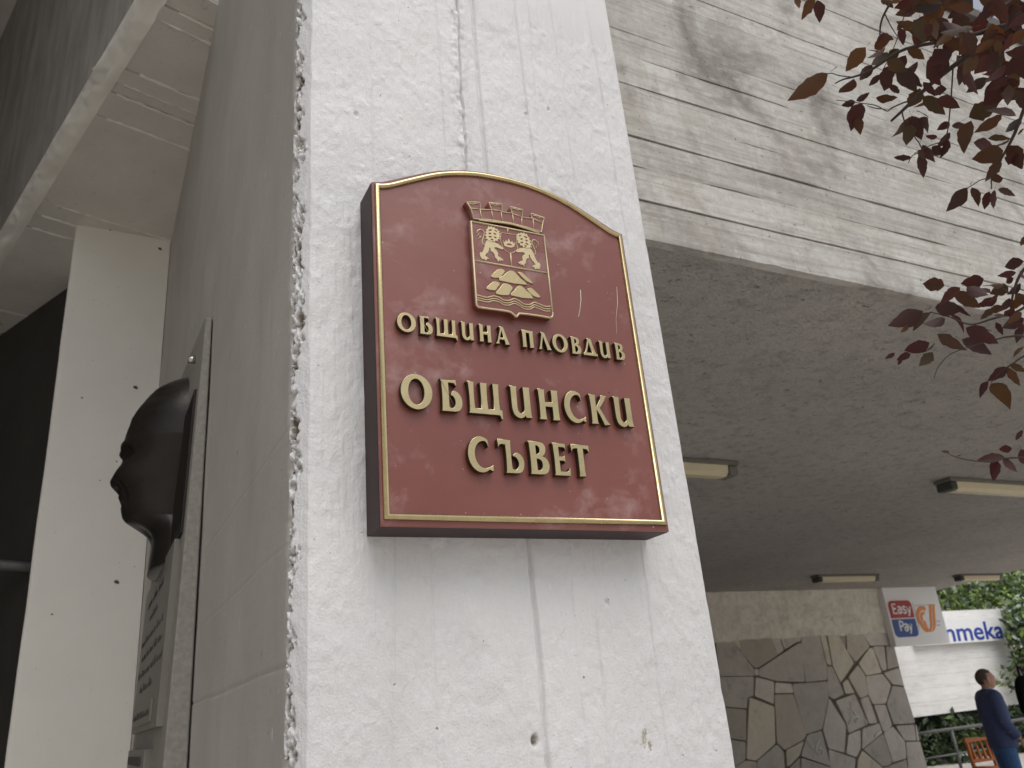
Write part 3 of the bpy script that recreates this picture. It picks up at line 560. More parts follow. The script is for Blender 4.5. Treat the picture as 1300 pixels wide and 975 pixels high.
# ---- lettering: outlines drawn in a unit box, curved runs smoothed
def el(cx, cy, rx, ry, a0, a1, n=28): return [(cx+rx*math.cos(R_(a0+(a1-a0)*i/(n-1))), cy+ry*math.sin(R_(a0+(a1-a0)*i/(n-1)))) for i in range(n)]
SR = lambda *p: smooth_run(p, 5)
GL = {
'O': [el(.5, .5, .5, .5, 0, 352, 40), el(.49, .5, .25, .365, 0, 352, 40)],
'B': [[(0, 1)]+SR((.03, .96), (.4, .965), (.74, .985))+SR((.755, .79), (.70, .82), (.66, .87), (.58, .885))+[(.38, .885), (.385, .52), (.39, .17)]+SR((.40, .13), (.50, .105), (.60, .14), (.67, .26), (.655, .37), (.60, .45), (.53, .49), (.47, .48))+SR((.48, .54), (.55, .615), (.66, .645), (.83, .59), (.96, .46), (1, .31), (.96, .15), (.84, .04), (.66, .0))+[(.03, 0)]+SR((.055, .05), (.075, .5), (.05, .93))],
'SH': [[(0, 1), (.225, .985)]+SR((.205, .93), (.195, .5), (.205, .165))+[(.385, .165)]+SR((.395, .5), (.39, .93), (.37, .985))+[(.60, .985)]+SR((.585, .93), (.575, .5), (.585, .165))+[(.75, .165)]+SR((.765, .5), (.76, .93), (.74, .985))+[(.955, .985)]+SR((.935, .93), (.925, .5), (.935, .165))+[(1, .165), (1.0, -.13), (.955, -.12)]+SR((.94, -.06), (.92, -.01), (.86, 0))+[(.02, 0)]+SR((.045, .05), (.06, .5), (.04, .93))],
'I': [[(0, 1), (.375, .98)]+SR((.345, .93), (.33, .36), (.355, .22), (.44, .145), (.53, .155), (.61, .21), (.645, .30), (.65, .6), (.645, .93), (.62, .98))+[(.975, .985)]+SR((.95, .93), (.945, .5), (.955, .10), (1, .01))+[(.70, .01), (.675, .075)]+SR((.60, .02), (.45, -.02), (.28, .01), (.15, .10), (.09, .24), (.075, .4), (.07, .93))],
'N': [[(0, 1), (.365, .985)]+SR((.34, .93), (.33, .75), (.33, .575))+[(.655, .575)]+SR((.655, .75), (.65, .93), (.625, .985))+[(.985, .99)]+SR((.96, .93), (.945, .5), (.955, .07), (1, 0))+[(.625, 0)]+SR((.655, .06), (.66, .25), (.66, .425))+[(.33, .425)]+SR((.33, .25), (.34, .06), (.37, 0))+[(0, 0)]+SR((.04, .06), (.06, .5), (.04, .93))],
'A': [[(.27, 1), (.56, .995)]+SR((.60, .93), (.75, .5), (.91, .09), (1, 0))+[(.62, 0)]+SR((.655, .06), (.63, .15), (.60, .255))+[(.285, .255)]+SR((.25, .12), (.26, .05), (.29, 0))+[(0, 0)]+SR((.08, .06), (.15, .2), (.34, .80), (.34, .92)), [(.44, .78), (.565, .375), (.325, .375)]],
'P': [[(0, 1), (.99, .99)]+SR((.955, .93), (.945, .5), (.955, .07), (1, 0))+[(.60, 0)]+SR((.635, .06), (.64, .5), (.635, .84))+[(.37, .85)]+SR((.365, .5), (.37, .06), (.40, 0))+[(.02, 0)]+SR((.06, .06), (.07, .5), (.045, .93))],
'L': [[(.20, 1), (.50, .995)]+SR((.54, .93), (.71, .5), (.90, .09), (1, 0))+[(.60, 0)]+SR((.62, .07), (.56, .25), (.385, .74))+SR((.30, .40), (.235, .09), (.28, 0))+[(0, 0)]+SR((.06, .07), (.12, .25), (.27, .82), (.265, .93))],
'V': [[(0, 1)]+SR((.5, .995), (.74, .965), (.86, .87), (.875, .75), (.82, .63), (.70, .555))+SR((.70, .55), (.88, .49), (.99, .36), (1, .23), (.92, .09), (.76, .015), (.55, 0))+[(.03, 0)]+SR((.07, .06), (.085, .5), (.06, .93)), [(.38, .87)]+SR((.46, .875), (.55, .82), (.565, .74), (.52, .64), (.385, .60)), [(.385, .47)]+SR((.50, .465), (.63, .40), (.66, .27), (.60, .16), (.50, .125), (.39, .135))],
'D': [[(.30, 1), (.60, .995)]+SR((.64, .93), (.76, .5), (.90, .17))+[(1, .14), (1, -.04)]+SR((.97, .0), (.9, .01), (.85, .01))+[(.12, .01), (.03, .0), (0, -.05), (0, .14), (.08, .17)]+SR((.17, .35), (.34, .82), (.345, .93)), [(.445, .76), (.63, .17), (.24, .17)]],
'S': [el(.53, .5, .53, .5, 56, 302, 36)+[(.835, .09), (.99, .04), (1.0, .20)]+SR((1.0, .23), (.90, .175), (.76, .14))+el(.66, .5, .38, .375, 285, 82, 30)+SR((.74, .86), (.80, .80), (.825, .72))+[(.855, .72)]],
'K': [[(0, 1), (.37, .985)]+SR((.345, .93), (.335, .75), (.335, .56))+SR((.45, .70), (.58, .86), (.60, .985))+[(.94, .985)]+SR((.86, .92), (.72, .74), (.52, .55))+SR((.65, .36), (.85, .09), (1, .0))+[(.66, -.02)]+SR((.62, .06), (.48, .30), (.34, .475))+SR((.34, .25), (.345, .06), (.375, 0))+[(.02, 0)]+SR((.06, .06), (.075, .5), (.05, .93))],
'Hd': [[(0, 1), (.52, .985)]+SR((.505, .93), (.50, .5), (.51, .17))+SR((.52, .135), (.60, .105), (.69, .13), (.765, .22), (.775, .33), (.72, .44), (.62, .50), (.56, .49))+SR((.57, .54), (.66, .60), (.78, .61), (.91, .54), (.99, .41), (1, .27), (.95, .12), (.85, .03), (.7, 0))+[(.25, 0)]+SR((.285, .06), (.30, .5), (.285, .84))+SR((.18, .85), (.08, .83), (.03, .76))+[(.005, .76)]],
'E': [[(0, 1), (.80, .99), (.82, .79)]+SR((.80, .79), (.74, .86), (.64, .875))+[(.38, .875), (.38, .585)]+SR((.60, .585), (.68, .60), (.71, .64))+[(.735, .64), (.735, .40), (.71, .40)]+SR((.68, .44), (.60, .455), (.38, .455))+[(.385, .13)]+SR((.70, .12), (.86, .145), (.96, .245))+[(1, .245), (.98, 0), (.02, 0)]+SR((.065, .06), (.08, .5), (.055, .93))],
'T': [[(0, 1), (1, .99), (1, .77)]+SR((.97, .78), (.90, .85), (.80, .87))+[(.665, .875)]+SR((.66, .5), (.665, .08), (.70, 0))+[(.30, 0)]+SR((.34, .08), (.35, .5), (.345, .875))+[(.22, .87)]+SR((.10, .85), (.04, .79), (.03, .76))+[(0, .76)]],
}
LT = [('O',.3945,.4262,.5645,.5987),('B',.4314,.4542,.5650,.5975),('SH',.4588,.4963,.5650,.5972),('I',.5027,.5264,.5643,.5968),('N',.5350,.5581,.5650,.5968),('A',.5642,.5919,.5650,.5975),('P',.6138,.6371,.5650,.5971),('L',.6451,.6714,.5650,.5975),('O',.6728,.7036,.5635,.5987),('V',.7097,.7298,.5645,.5970),('D',.7340,.7623,.5645,.5982),('I',.7674,.7906,.5640,.5964),('V',.8007,.8209,.5640,.5966),
('O',.3959,.4473,.4364,.4942),('B',.4605,.4967,.4378,.4918),('SH',.5056,.5652,.4382,.4922),('I',.5800,.6194,.4374,.4922),('N',.6319,.6718,.4378,.4917),('S',.6812,.7212,.4363,.4941),('K',.7305,.7706,.4378,.4915),('I',.7792,.8179,.4374,.4917),
('S',.4999,.5417,.3425,.4006),('Hd',.5517,.5956,.3440,.3988),('V',.6045,.6407,.3443,.3990),('E',.6487,.6792,.3443,.3989),('T',.6844,.7182,.3443,.3988)]
for k, x0, x1, z0, z1 in LT:
    w_, h_ = x1-x0, z1-z0; dep = .0085 if h_ < .04 else .0095
    flat('letter', [[(x*w_, y*h_) for x, y in cn] for cn in GL[k]], dep, ['brass', 'dark_side_brass'], pq, (x0, YB-.0005, H+z0), (1, 0, 0), (0, 0, 1), .0005)
# ---- the coat of arms
YC = YB-.0125
def cc(x, y, Y=YC): p = AY(570+x*.17435, 240+y*.17435, Y); return (p.x, p.z)
def crest_shape(name, outlines, dep, mat, parent, Y, bev=.0004):
    return flat(name, [[(x, z-H) for x, z in o] for o in outlines], dep, mat, parent, (0, Y, H), (1, 0, 0), (0, 0, 1), bev)
def ribbon(bm, pts, r, Y=YC): tube_bm(bm, [Vector((x, Y-.0002, z)) for x, z in pts], (r, r*.8) if 0 else r, 6)
cs = [cc(*p) for p in [(155, 226), (692, 330), (757, 900)]]+[cc(*p) for p in smooth_run([(757, 900), (758, 925), (742, 940)], 3)]+[cc(*p) for p in smooth_run([(742, 940), (640, 922), (525, 908), (505, 915), (490, 932), (470, 915), (430, 892), (300, 874), (215, 862)], 3)]+[cc(*p) for p in smooth_run([(215, 862), (200, 852), (194, 835)], 3)]
crest = crest_shape('coat_of_arms', [cs], .0115, 'maroon_lacquer', pq, YB-.0005)
cr = [(120, 92), (218, 96), (222, 148), (308, 152), (286, 98), (382, 108), (385, 167), (462, 178), (446, 128), (540, 150), (534, 206), (610, 216), (602, 178), (702, 210), (690, 250), (680, 318), (560, 280), (440, 250), (300, 228), (172, 218), (150, 140)]
crest_shape('mural_crown', [[cc(*p) for p in cr]], .0112, 'maroon_lacquer', crest, YB-.0006)
bm = bmesh.new(); r1 = .00105
ins = lambda pts, k: [(lambda m: (m[0]+(x-m[0])*k, m[1]+(z-m[1])*k))((sum(p[0] for p in pts)/len(pts), sum(p[1] for p in pts)/len(pts))) for x, z in pts]
o_ = ins(cs, .985); ribbon(bm, o_+[o_[0]], .0019)
for ln in [[(195, 522), (712, 612)], [(428, 284), (425, 320)], [(447, 468), (455, 568)], [(378, 318), (490, 335), (492, 400), (500, 440), (470, 462), (442, 470), (412, 450), (392, 430), (372, 372), (378, 318)]]: ribbon(bm, [cc(*p) for p in ln], (.0015 if len(ln) < 3 else .0007))
for dy, r_ in ((0, .0012), (18, .0010), (34, .0010)):
    ribbon(bm, [cc(x, y+dy) for x, y in smooth_run([(200, 772), (240, 782), (280, 790), (325, 780), (365, 790), (400, 810), (440, 812), (475, 800), (510, 815), (545, 838), (590, 842), (620, 826), (655, 838), (700, 855), (742, 855)], 3)], r_)
ribbon(bm, [cc(x, y) for x, y in smooth_run([(215, 226), (330, 240), (450, 256), (560, 288), (660, 322)], 4)], .0016)
bm_mesh('raised_lines', bm, 'pale_brass', crest, True)
bm = bmesh.new()
o_ = ins([cc(*p) for p in cr], .97); ribbon(bm, o_+[o_[0]], .0013)
for ln in [[(148, 140), (222, 146)], [(225, 150), (238, 218)], [(308, 150), (382, 160)], [(308, 152), (322, 225)], [(378, 165), (388, 238)], [(460, 178), (534, 206)], [(462, 180), (470, 256)], [(530, 206), (528, 268)], [(606, 214), (690, 250)], [(612, 216), (615, 292)], [(130, 108), (150, 104), (170, 112), (190, 104), (214, 110)], [(296, 112), (318, 110), (335, 120), (355, 114), (378, 122)], [(456, 142), (478, 142), (495, 154), (515, 150), (534, 162)], [(610, 194), (630, 194), (650, 208), (670, 204), (694, 220)]]: ribbon(bm, [cc(*p) for p in ln], .0010)
bm_mesh('crown_lines', bm, 'pale_brass', crest, True)
lion = [[(268, 296), (280, 290), (284, 270), (296, 282), (306, 268), (314, 284), (328, 278), (334, 292), (350, 292), (354, 304), (370, 310), (360, 320), (376, 330), (362, 336), (376, 350), (362, 352), (370, 368), (354, 366), (352, 384), (338, 374), (330, 390), (318, 378), (306, 392), (296, 376), (280, 384), (280, 366), (262, 364), (272, 350), (256, 338), (272, 330), (260, 312), (274, 312)],
 [(276, 374), (300, 384), (330, 390), (360, 404), (398, 434), (386, 442), (350, 428), (332, 424), (330, 436), (346, 450), (356, 470), (354, 488), (372, 500), (396, 518), (386, 524), (374, 516), (380, 530), (364, 520), (354, 532), (348, 512), (334, 500), (330, 478), (318, 462), (302, 452), (300, 430), (292, 428), (290, 446), (282, 462), (268, 474), (262, 488), (278, 498), (294, 510), (276, 510), (268, 524), (256, 512), (240, 512), (228, 494), (222, 476), (226, 460), (240, 464), (250, 444), (258, 420), (262, 396)]]
slits = [[(286, 300), (300, 294), (316, 300), (304, 306), (290, 310)], [(326, 298), (344, 304), (352, 318), (338, 312)], [(282, 324), (298, 318), (308, 326), (296, 334)], [(318, 322), (334, 322), (346, 334), (332, 336)], [(284, 348), (300, 342), (312, 350), (298, 358)], [(322, 346), (340, 350), (350, 360), (334, 362)], [(300, 366), (314, 362), (322, 372), (310, 378)]]
tailp = [(262, 412), (246, 404), (240, 380), (250, 350), (256, 322), (246, 302), (226, 294), (206, 304), (202, 322), (220, 320), (206, 342), (226, 336), (216, 364), (234, 346)]
def make_lion(mirror):
    mid = (cc(175, 380)[0]+cc(688, 450)[0])/2
    f = lambda p: (lambda q_: (2*mid-q_[0], q_[1]) if mirror else q_)(cc(*p))
    obs = [crest_shape('lion', [[f(p) for p in o]]+([[f(p) for p in s_] for s_ in slits] if k_ == 0 else []), .0016, 'pale_brass', crest, YC+.0006, .0001) for k_, o in enumerate(lion)]
    bm = bmesh.new(); bm.from_mesh(obs[0].data); bm.from_mesh(obs[1].data); bpy.data.objects.remove(obs[1])
    tmp = bmesh.new(); ribbon(tmp, [f(p) for p in tailp], .0010); tmp.transform(Matrix.Translation(-parent_loc(crest)))
    me2 = bpy.data.meshes.new('x'); tmp.to_mesh(me2); tmp.free(); bm.from_mesh(me2); bm.to_mesh(obs[0].data); bm.free()
make_lion(False); make_lion(True)
crest_shape('small_crown', [[cc(*p) for p in [(392, 372), (402, 392), (415, 372), (424, 388), (434, 362), (446, 390), (460, 380), (466, 398), (482, 388), (474, 420), (455, 428), (425, 424), (402, 414)]], [cc(*p) for p in [(414, 402), (432, 412), (462, 412), (448, 400), (434, 396)]]], .0010, 'pale_brass', crest, YC+.0004, .0002)
for hl in [[(303, 642), (325, 612), (348, 590), (372, 583), (392, 588), (406, 602), (385, 630), (364, 650)], [(362, 667), (395, 632), (425, 605), (455, 596), (480, 610), (515, 650), (565, 702)], [(500, 612), (518, 607), (535, 614), (572, 650), (612, 692), (560, 672)], [(267, 728), (290, 702), (315, 680), (337, 675), (370, 690), (350, 720), (332, 742)], [(338, 765), (362, 730), (390, 695), (412, 688), (442, 700), (463, 722), (445, 752), (427, 777)], [(448, 777), (470, 745), (495, 713), (522, 706), (552, 732), (615, 802)], [(566, 735), (582, 724), (598, 722), (625, 745), (667, 792), (612, 782)]]:
    crest_shape('hill', [smooth_run([cc(*p) for p in hl], 2, True)], .0018, 'brass', crest, YC+.0006, .0005)
tube('paint_drip', [AY(u, v, YB-.0002) for u, v in ((737, 368), (737.5, 380), (736.5, 391), (734.5, 402))], [.0004, .0006, .0004, .0009], 'passage_paint', pq, 6)
tube('scratch', [AY(u, v, YB-.0001) for u, v in ((783, 364), (784, 385), (782, 405), (783, 424))], [.0002, .0004, .0002, .0003], 'passage_paint', pq, 5)
#PART3
# ================================================================== THE MEMORIAL ON THE LEFT FACE
SY0, SY1 = 2.20, 3.34
xs = lambda z: .232-.031*(1.12-(z-H))                     # the slab leans: thin at its top, thick at the foot
mem = thing('memorial_slab', 'tall granite memorial slab with a dark bronze head, fixed to the shaded side of the white column', 'memorial', None, (XW, (SY0+SY1)/2, H))
def slab():
    pro = [(SY0, -.9), (SY0, 1.105), (SY0+.03, 1.122), (SY1, 1.27), (SY1, -.9)]
    v = [(xs(H+z), y, H+z) for y, z in pro]+[(XW-.0045, y, H+z) for y, z in pro]; n = 5
    bm = bmesh.new(); vs = [bm.verts.new(p) for p in v]
    bm.faces.new(vs[:5]); bm.faces.new(vs[:4:-1])
    for i in range(n): bm.faces.new((vs[i], vs[(i+1) % n], vs[n+(i+1) % n], vs[n+i]))
    bmesh.ops.recalc_face_normals(bm, faces=bm.faces); bmesh.ops.bevel(bm, geom=list(bm.edges), offset=.003, segments=1, affect='EDGES'); bm_mesh('slab', bm, 'grey_granite', mem)
slab()
def on_slab(y, z, out=0): return Vector((xs(H+z)-out, y, H+z))
def slab_plate(name, y0, y1, z0, z1, t, mat, out=0, parent=mem): 
    return prism(name, [on_slab(y0, z0, out), on_slab(y1, z0, out), on_slab(y1, z1, out), on_slab(y0, z1, out)], (-t, 0, 0), mat, parent, .002)
tube('bolt', [on_slab(2.40, 1.06, -.004), on_slab(2.40, 1.06, .022)], .011, 'steel', mem, 10); 
# bronze portrait: a high relief looking straight out of the slab
def bronze():
    YC_, Wd = 2.70, .205
    pr = [(228, 488), (205, 496), (185, 510), (168, 532), (160, 550), (154, 570), (151.5, 578), (155, 583), (152, 592), (144, 603), (138.5, 611), (140, 618), (150, 621.5), (153, 626), (149, 631), (152, 637), (155, 640), (152, 645), (153, 651), (154, 657), (158, 663), (168, 667), (182, 672), (191, 680), (192, 690), (189, 708), (187, 722)]
    pp = []
    for u, v in pr:
        p = AY(u, v, YC_); pp.append((p.z-H, xs(p.z)-p.x))
    pp.sort(); zz = np.array([p[0] for p in pp]); nn = np.array([p[1] for p in pp])
    ztop, zbot = zz[-1]+.006, zz[0]-.012; nz, ny = 150, 70
    zs_ = np.linspace(zbot, ztop, nz); prof = np.interp(zs_, zz, nn)
    k = np.exp(-np.linspace(-2.4, 2.4, 25)**2); kb = k/k.sum(); pad = np.pad(prof, 12, mode='edge'); soft = np.convolve(pad, kb, 'valid'); soft = np.minimum(soft, prof+.012)
    zch = zz[np.argmin(np.abs(zz-.60))]; P = np.zeros((nz, ny, 3))
    zn = np.interp(138.5, [0, 1], [0, 1]); zN = AY(138.5, 611, YC_).z-H; zE = AY(155, 583, YC_).z-H; zM = AY(152, 637, YC_).z-H; zC_ = AY(158, 663, YC_).z-H
    for i, z in enumerate(zs_):
        if z > zC_: t = (z-zC_)/(ztop-zC_); wd = Wd*(.62+.38*min(1, t*2.1))*math.sqrt(max(.0, 1-max(0, (t-.55)/.45)**2.4))+.004
        else: t = (zC_-z)/(zC_-zbot); wd = Wd*(.62+.22*min(1, t*1.6))
        s = np.linspace(-1, 1, ny); s = np.sign(s)*np.abs(s)**.85; y = s*wd
        body = soft[i]*(1-np.abs(s)**2.6)**.62
        core = (prof[i]-soft[i])*np.exp(-(y/.030)**2)
        d = body+core
        d -= .022*np.exp(-(((np.abs(y)-.070)/.034)**2+((z-zE+.005)/.022)**2))       # eye sockets
        d += .009*np.exp(-(((np.abs(y)-.068)/.022)**2+((z-zE+.008)/.010)**2))        # lids
        d += .010*np.exp(-(((np.abs(y)-.065)/.05)**2+((z-zE-.028)/.012)**2))         # brow
        d += .008*np.exp(-(((np.abs(y)-.100)/.035)**2+((z-zE+.07)/.035)**2))         # cheek bones
        d -= .007*np.exp(-(((np.abs(y)-.062)/.012)**2+((z-zM-.02)/.05)**2))          # folds beside the mouth
        if z > zE+.05: d += .010*fbm(y*14+z*9, z*0+y*0+z*24, 3, 301)*np.minimum(1, np.abs(s)*2.2)*(1-np.abs(s)**6)   # locks of hair
        ear = np.exp(-(((np.abs(s)-.93)/.10)**2+((z-zE+.02)/.055)**2)); d = d+.006*ear
        P[i, :, 0] = [xs(H+z)-q_+.002 for q_ in d]; P[i, :, 1] = YC_-y; P[i, :, 2] = H+z
    base = P.copy(); base[..., 0] = np.array([xs(H+z)+.003 for z in zs_])[:, None]
    full = np.concatenate([base[:, :1], P, base[:, -1:]], 1); full = np.concatenate([full[:1]*1.0, full, full[-1:]], 0); full[0, :, 0] = xs(H+zbot)+.003; full[-1, :, 0] = xs(H+ztop)+.003
    slab_plate('bronze_plate', 2.26, 3.16, AY(232, 680, 2.3).z-H, .91, .007, 'bronze')
    grid_obj('portrait_head', full-np.array([XW, (SY0+SY1)/2, H]), 'bronze', mem)
bronze()
ip = slab_plate('inscription_plate', 2.30, 3.22, .045, .50, .016, 'engraving_plate')
def scribble(parent, y0, y1, z, h, r=.0011, out=.0160, seed=0):
    rr = random.Random(seed); bm = bmesh.new(); y = y1                 # reads towards the near side; letter-like loops
    while y > y0:
        wl_ = h*(1.5+3.5*rr.random()); n = int(wl_/(h*.32))+2; pts = []
        for i in range(n):
            t = i/(n-1); pts.append(on_slab(y-wl_*t, z+h*((.1+.5*rr.random()*.3) if i % 2 == 0 else (.55+.25*rr.random()+(.4 if rr.random() < .22 else 0))), out))
        tube_bm(bm, pts, r, 4); y -= wl_+h*1.0
    bm_mesh('engraved_line', bm, 'engraving', parent)
for i, (a, b, z, h) in enumerate([(2.52, 3.05, .415, .036), (2.66, 2.92, .365, .024), (2.44, 3.16, .305, .026), (2.50, 3.10, .255, .026), (2.40, 3.18, .205, .026), (2.56, 3.02, .155, .026)]): scribble(ip, a, b, z, h, seed=i)
fr_ = slab_plate('name_frame', 2.46, 3.16, .062, .118, .004, 'engraving_plate', .0165, ip)
scribble(ip, 2.52, 3.10, .078, .018, .0014, .0207, 9)
ip2 = slab_plate('small_plate', 2.52, 3.20, -.42, -.004, .02, 'engraving_plate')
for i in range(7): slab_plate('raised_bar', 2.62, 3.12, -.045-.05*i, -.022-.05*i, .004, 'engraving', .0205, ip2)
# ================================================================== SIGNS AND THE RAISED SLAB BEYOND
YE = 10.35
es = thing('payment_sign', 'white sign with a red and blue badge hanging at the canopy corner', 'sign', None, tuple(AY(1160, 785, YE)))
p0, p1 = AY(1120, 753, YE), AY(1207, 818, YE); ex0, ex1, ezb, ezt = AY(1121, 753, YE).x, p1.x, AY(1137, 821, YE).z, ZC-.004
box('panel', (ex0, YE, ezb), (ex1, YE+.12, ezt), 'sign_white', es, bev=.004)
CE = lambda x, y: AY(1100+x*.26144, 720+y*.26144, YE-.003)
def rrect(x0, x1, z0, z1, r, tl, tr, br, bl):
    o = []
    for cx, cz, a, on in ((x1-r, z1-r, 0, tr), (x0+r, z1-r, 90, tl), (x0+r, z0+r, 180, bl), (x1-r, z0+r, 270, br)):
        o += el(cx, cz, r, r, a, a+90, 6) if on else [(cx+(r if a in (0, 270) else -r), cz+(r if a in (0, 90) else -r))]
    return o
bx0, bx1 = CE(100, 165).x, CE(212, 165).x; bt, bm_, bb = CE(155, 163).z, CE(165, 250).z, CE(180, 340).z
F_ = dict(org=(0, YE-.001, 0), ex=(1, 0, 0), ey=(0, 0, 1))
flat('red_badge', [rrect(bx0, bx1, bm_+.012, bt, .09, 1, 1, 0, 0)], .012, 'sign_red', es, **F_)
flat('blue_badge', [rrect(bx0, bx1, bb, bm_-.012, .09, 0, 0, 1, 1)], .012, 'sign_blue', es, **F_)
wB = bx1-bx0
def stroke_word(word, x0, z0, xw, xh):
    G_ = {'E': ([[(.62, 1.42), (.08, 1.42), (.08, 0), (.62, 0)], [(.08, .74), (.55, .74)]], .80), 'P': ([[(.08, -.02), (.08, 1.42), (.45, 1.42), (.66, 1.28), (.70, 1.08), (.66, .86), (.45, .72), (.10, .72)]], .82),
     'a': ([[(.06, .88), (.22, 1.0), (.42, 1.0), (.58, .86), (.60, .5), (.60, 0)], [(.60, .58), (.30, .56), (.08, .42), (.06, .20), (.20, .02), (.40, .02), (.58, .18)]], .80),
     's': ([[(.54, .86), (.40, .99), (.20, .99), (.07, .84), (.10, .64), (.32, .52), (.52, .38), (.55, .18), (.42, .02), (.20, 0), (.04, .12)]], .70), 'y': ([[(.04, 1.0), (.34, .02)], [(.64, 1.0), (.34, .02), (.20, -.36), (.02, -.42)]], .68)}
    tw = sum(G_[c_][1] for c_ in word)-.12; x = 0
    for c_ in word:
        bm = bmesh.new()
        for st in G_[c_][0]:
            st = smooth_run(st, 3) if len(st) > 4 else st; tube_bm(bm, [Vector((x0+(x+p[0])/tw*xw, YE-.0135, z0+p[1]*xh)) for p in st], .019, 6)
        for v in bm.verts: v.co.y = YE-.0135+(v.co.y-YE+.0135)*.3
        bm_mesh('letter', bm, 'sign_white', es, True); x += G_[c_][1]
hb_ = bt-bm_
stroke_word('Easy', bx0+.07, bm_+.30*hb_, wB-.14, .36*hb_); stroke_word('Pay', bx0+.15, bb+.34*hb_, wB-.30, .36*hb_)
box('divider_line', (bx1+.05, YE-.004, bb+.12), (bx1+.062, YE-.0005, bt-.04), 'sign_grey', es)
def arc_band(cx, cz, r0, r1, a0, a1, n=26): return el(cx, cz, r1, r1, a0, a1, n)+el(cx, cz, r0, r0, a1, a0, n)
ox, oz = CE(285, 250).x, CE(285, 240).z; ub = CE(335, 200).x-CE(285, 200).x
flat('orange_swirl', [arc_band(ox-.01, oz-.02, .135, .205, 60, 232)], .008, 'sign_orange', es, **F_)
flat('orange_swirl', [arc_band(ox-.01, oz-.02, .055, .105, 70, 215)], .008, 'sign_orange', es, **F_)
for k, dx in ((0, 0), (1, .085)):
    pts = smooth_run([(ox-.17+dx*1.1, oz-.08), (ox-.13+dx, oz-.22), (ox-.02+dx, oz-.27), (ox+.08+dx, oz-.18), (ox+.14+dx, oz+.0), (ox+.20+dx, oz+.20)], 5)
    off = [(x+.062, z+.012) for x, z in pts]; flat('orange_swirl', [pts+off[::-1]], .007-.001*k, 'sign_orange', es, **F_)
for i in range(9): box('small_print', (bx1+.10+i*.062, YE-.003, bt-.10), (bx1+.145+i*.062, YE-.0005, bt-.085), 'sign_grey', es)
for i in range(3): box('small_print', (ox+.24+i*.055, YE-.003, oz-.10), (ox+.28+i*.055, YE-.0005, oz-.08), 'sign_grey', es)
for i in range(2): box('small_print', (ox+.26+i*.055, YE-.003, oz-.17), (ox+.30+i*.055, YE-.0005, oz-.15), 'sign_grey', es)
# the raised concrete slab
YSL = 12.5
sb = thing('concrete_slab_parapet', 'pale board-marked concrete parapet slab behind the man, below the pharmacy sign', 'parapet')
A_, B_, C_, D_ = AY(1110, 778, YSL), AY(1272, 775, YSL), AY(1293, 892, YSL), AY(1120, 917, YSL)
zb0 = (C_.z+D_.z)/2; zt0 = (A_.z+B_.z)/2
prism('slab', [(A_.x, YSL+.02, zb0), (C_.x+.25, YSL+.02, zb0), (B_.x+.05, YSL+.02, zt0), (A_.x, YSL+.02, zt0)], (0, .35, 0), 'dark_joint', sb)
zz_ = np.linspace(zb0-.01, zt0+.01, 9)
for i in range(8):
    k = lambda z: C_.x+.26+(B_.x-C_.x-.2)*(z-zb0)/(zt0-zb0); dy = (0, .003, .001, .004, .002)[i % 5]; a, b = zz_[i]+.0012, zz_[i+1]-.0012
    prism('board_band', [(A_.x-.01, YSL+.02, a), (k(a), YSL+.02, a), (k(b), YSL+.02, b), (A_.x-.01, YSL+.02, b)], (0, -.02-dy, 0), 'pale_concrete', sb)
tag(box('added_dark_backing', (9, YSL+.9, 0), (C_.x+2.5, YSL+1.2, zb0+.3), 'back_wall_paint'), 'dark backing added in the gap below the pale concrete slab', 'wall', kind='thing')  # added so that no bright horizon shows under the slab
ph = thing('pharmacy_sign', 'long white pharmacy sign with blue lower-case letters on the pale concrete slab', 'sign', None, tuple(AY(1240, 800, YSL-.12)))
YPH = YSL-.13; q0, q1 = AY(1160, 800, YPH).x, AY(1277, 800, YPH).x; qb, qt = AY(1240, 815, YPH).z, AY(1240, 784, YPH).z
box('panel', (q0, YPH, qb), (q1, YPH+.09, qt), 'sign_white', ph, bev=.004)
l0, l1 = AY(1198, 800, YPH).x, AY(1273, 800, YPH).x
text_part('lettering', 'nmeka', 'letter_blue', ph, (l0, YPH-.004, qb+.05), (1, 0, 0), (0, 0, 1), .54, l1-l0, .008, .06, .012)
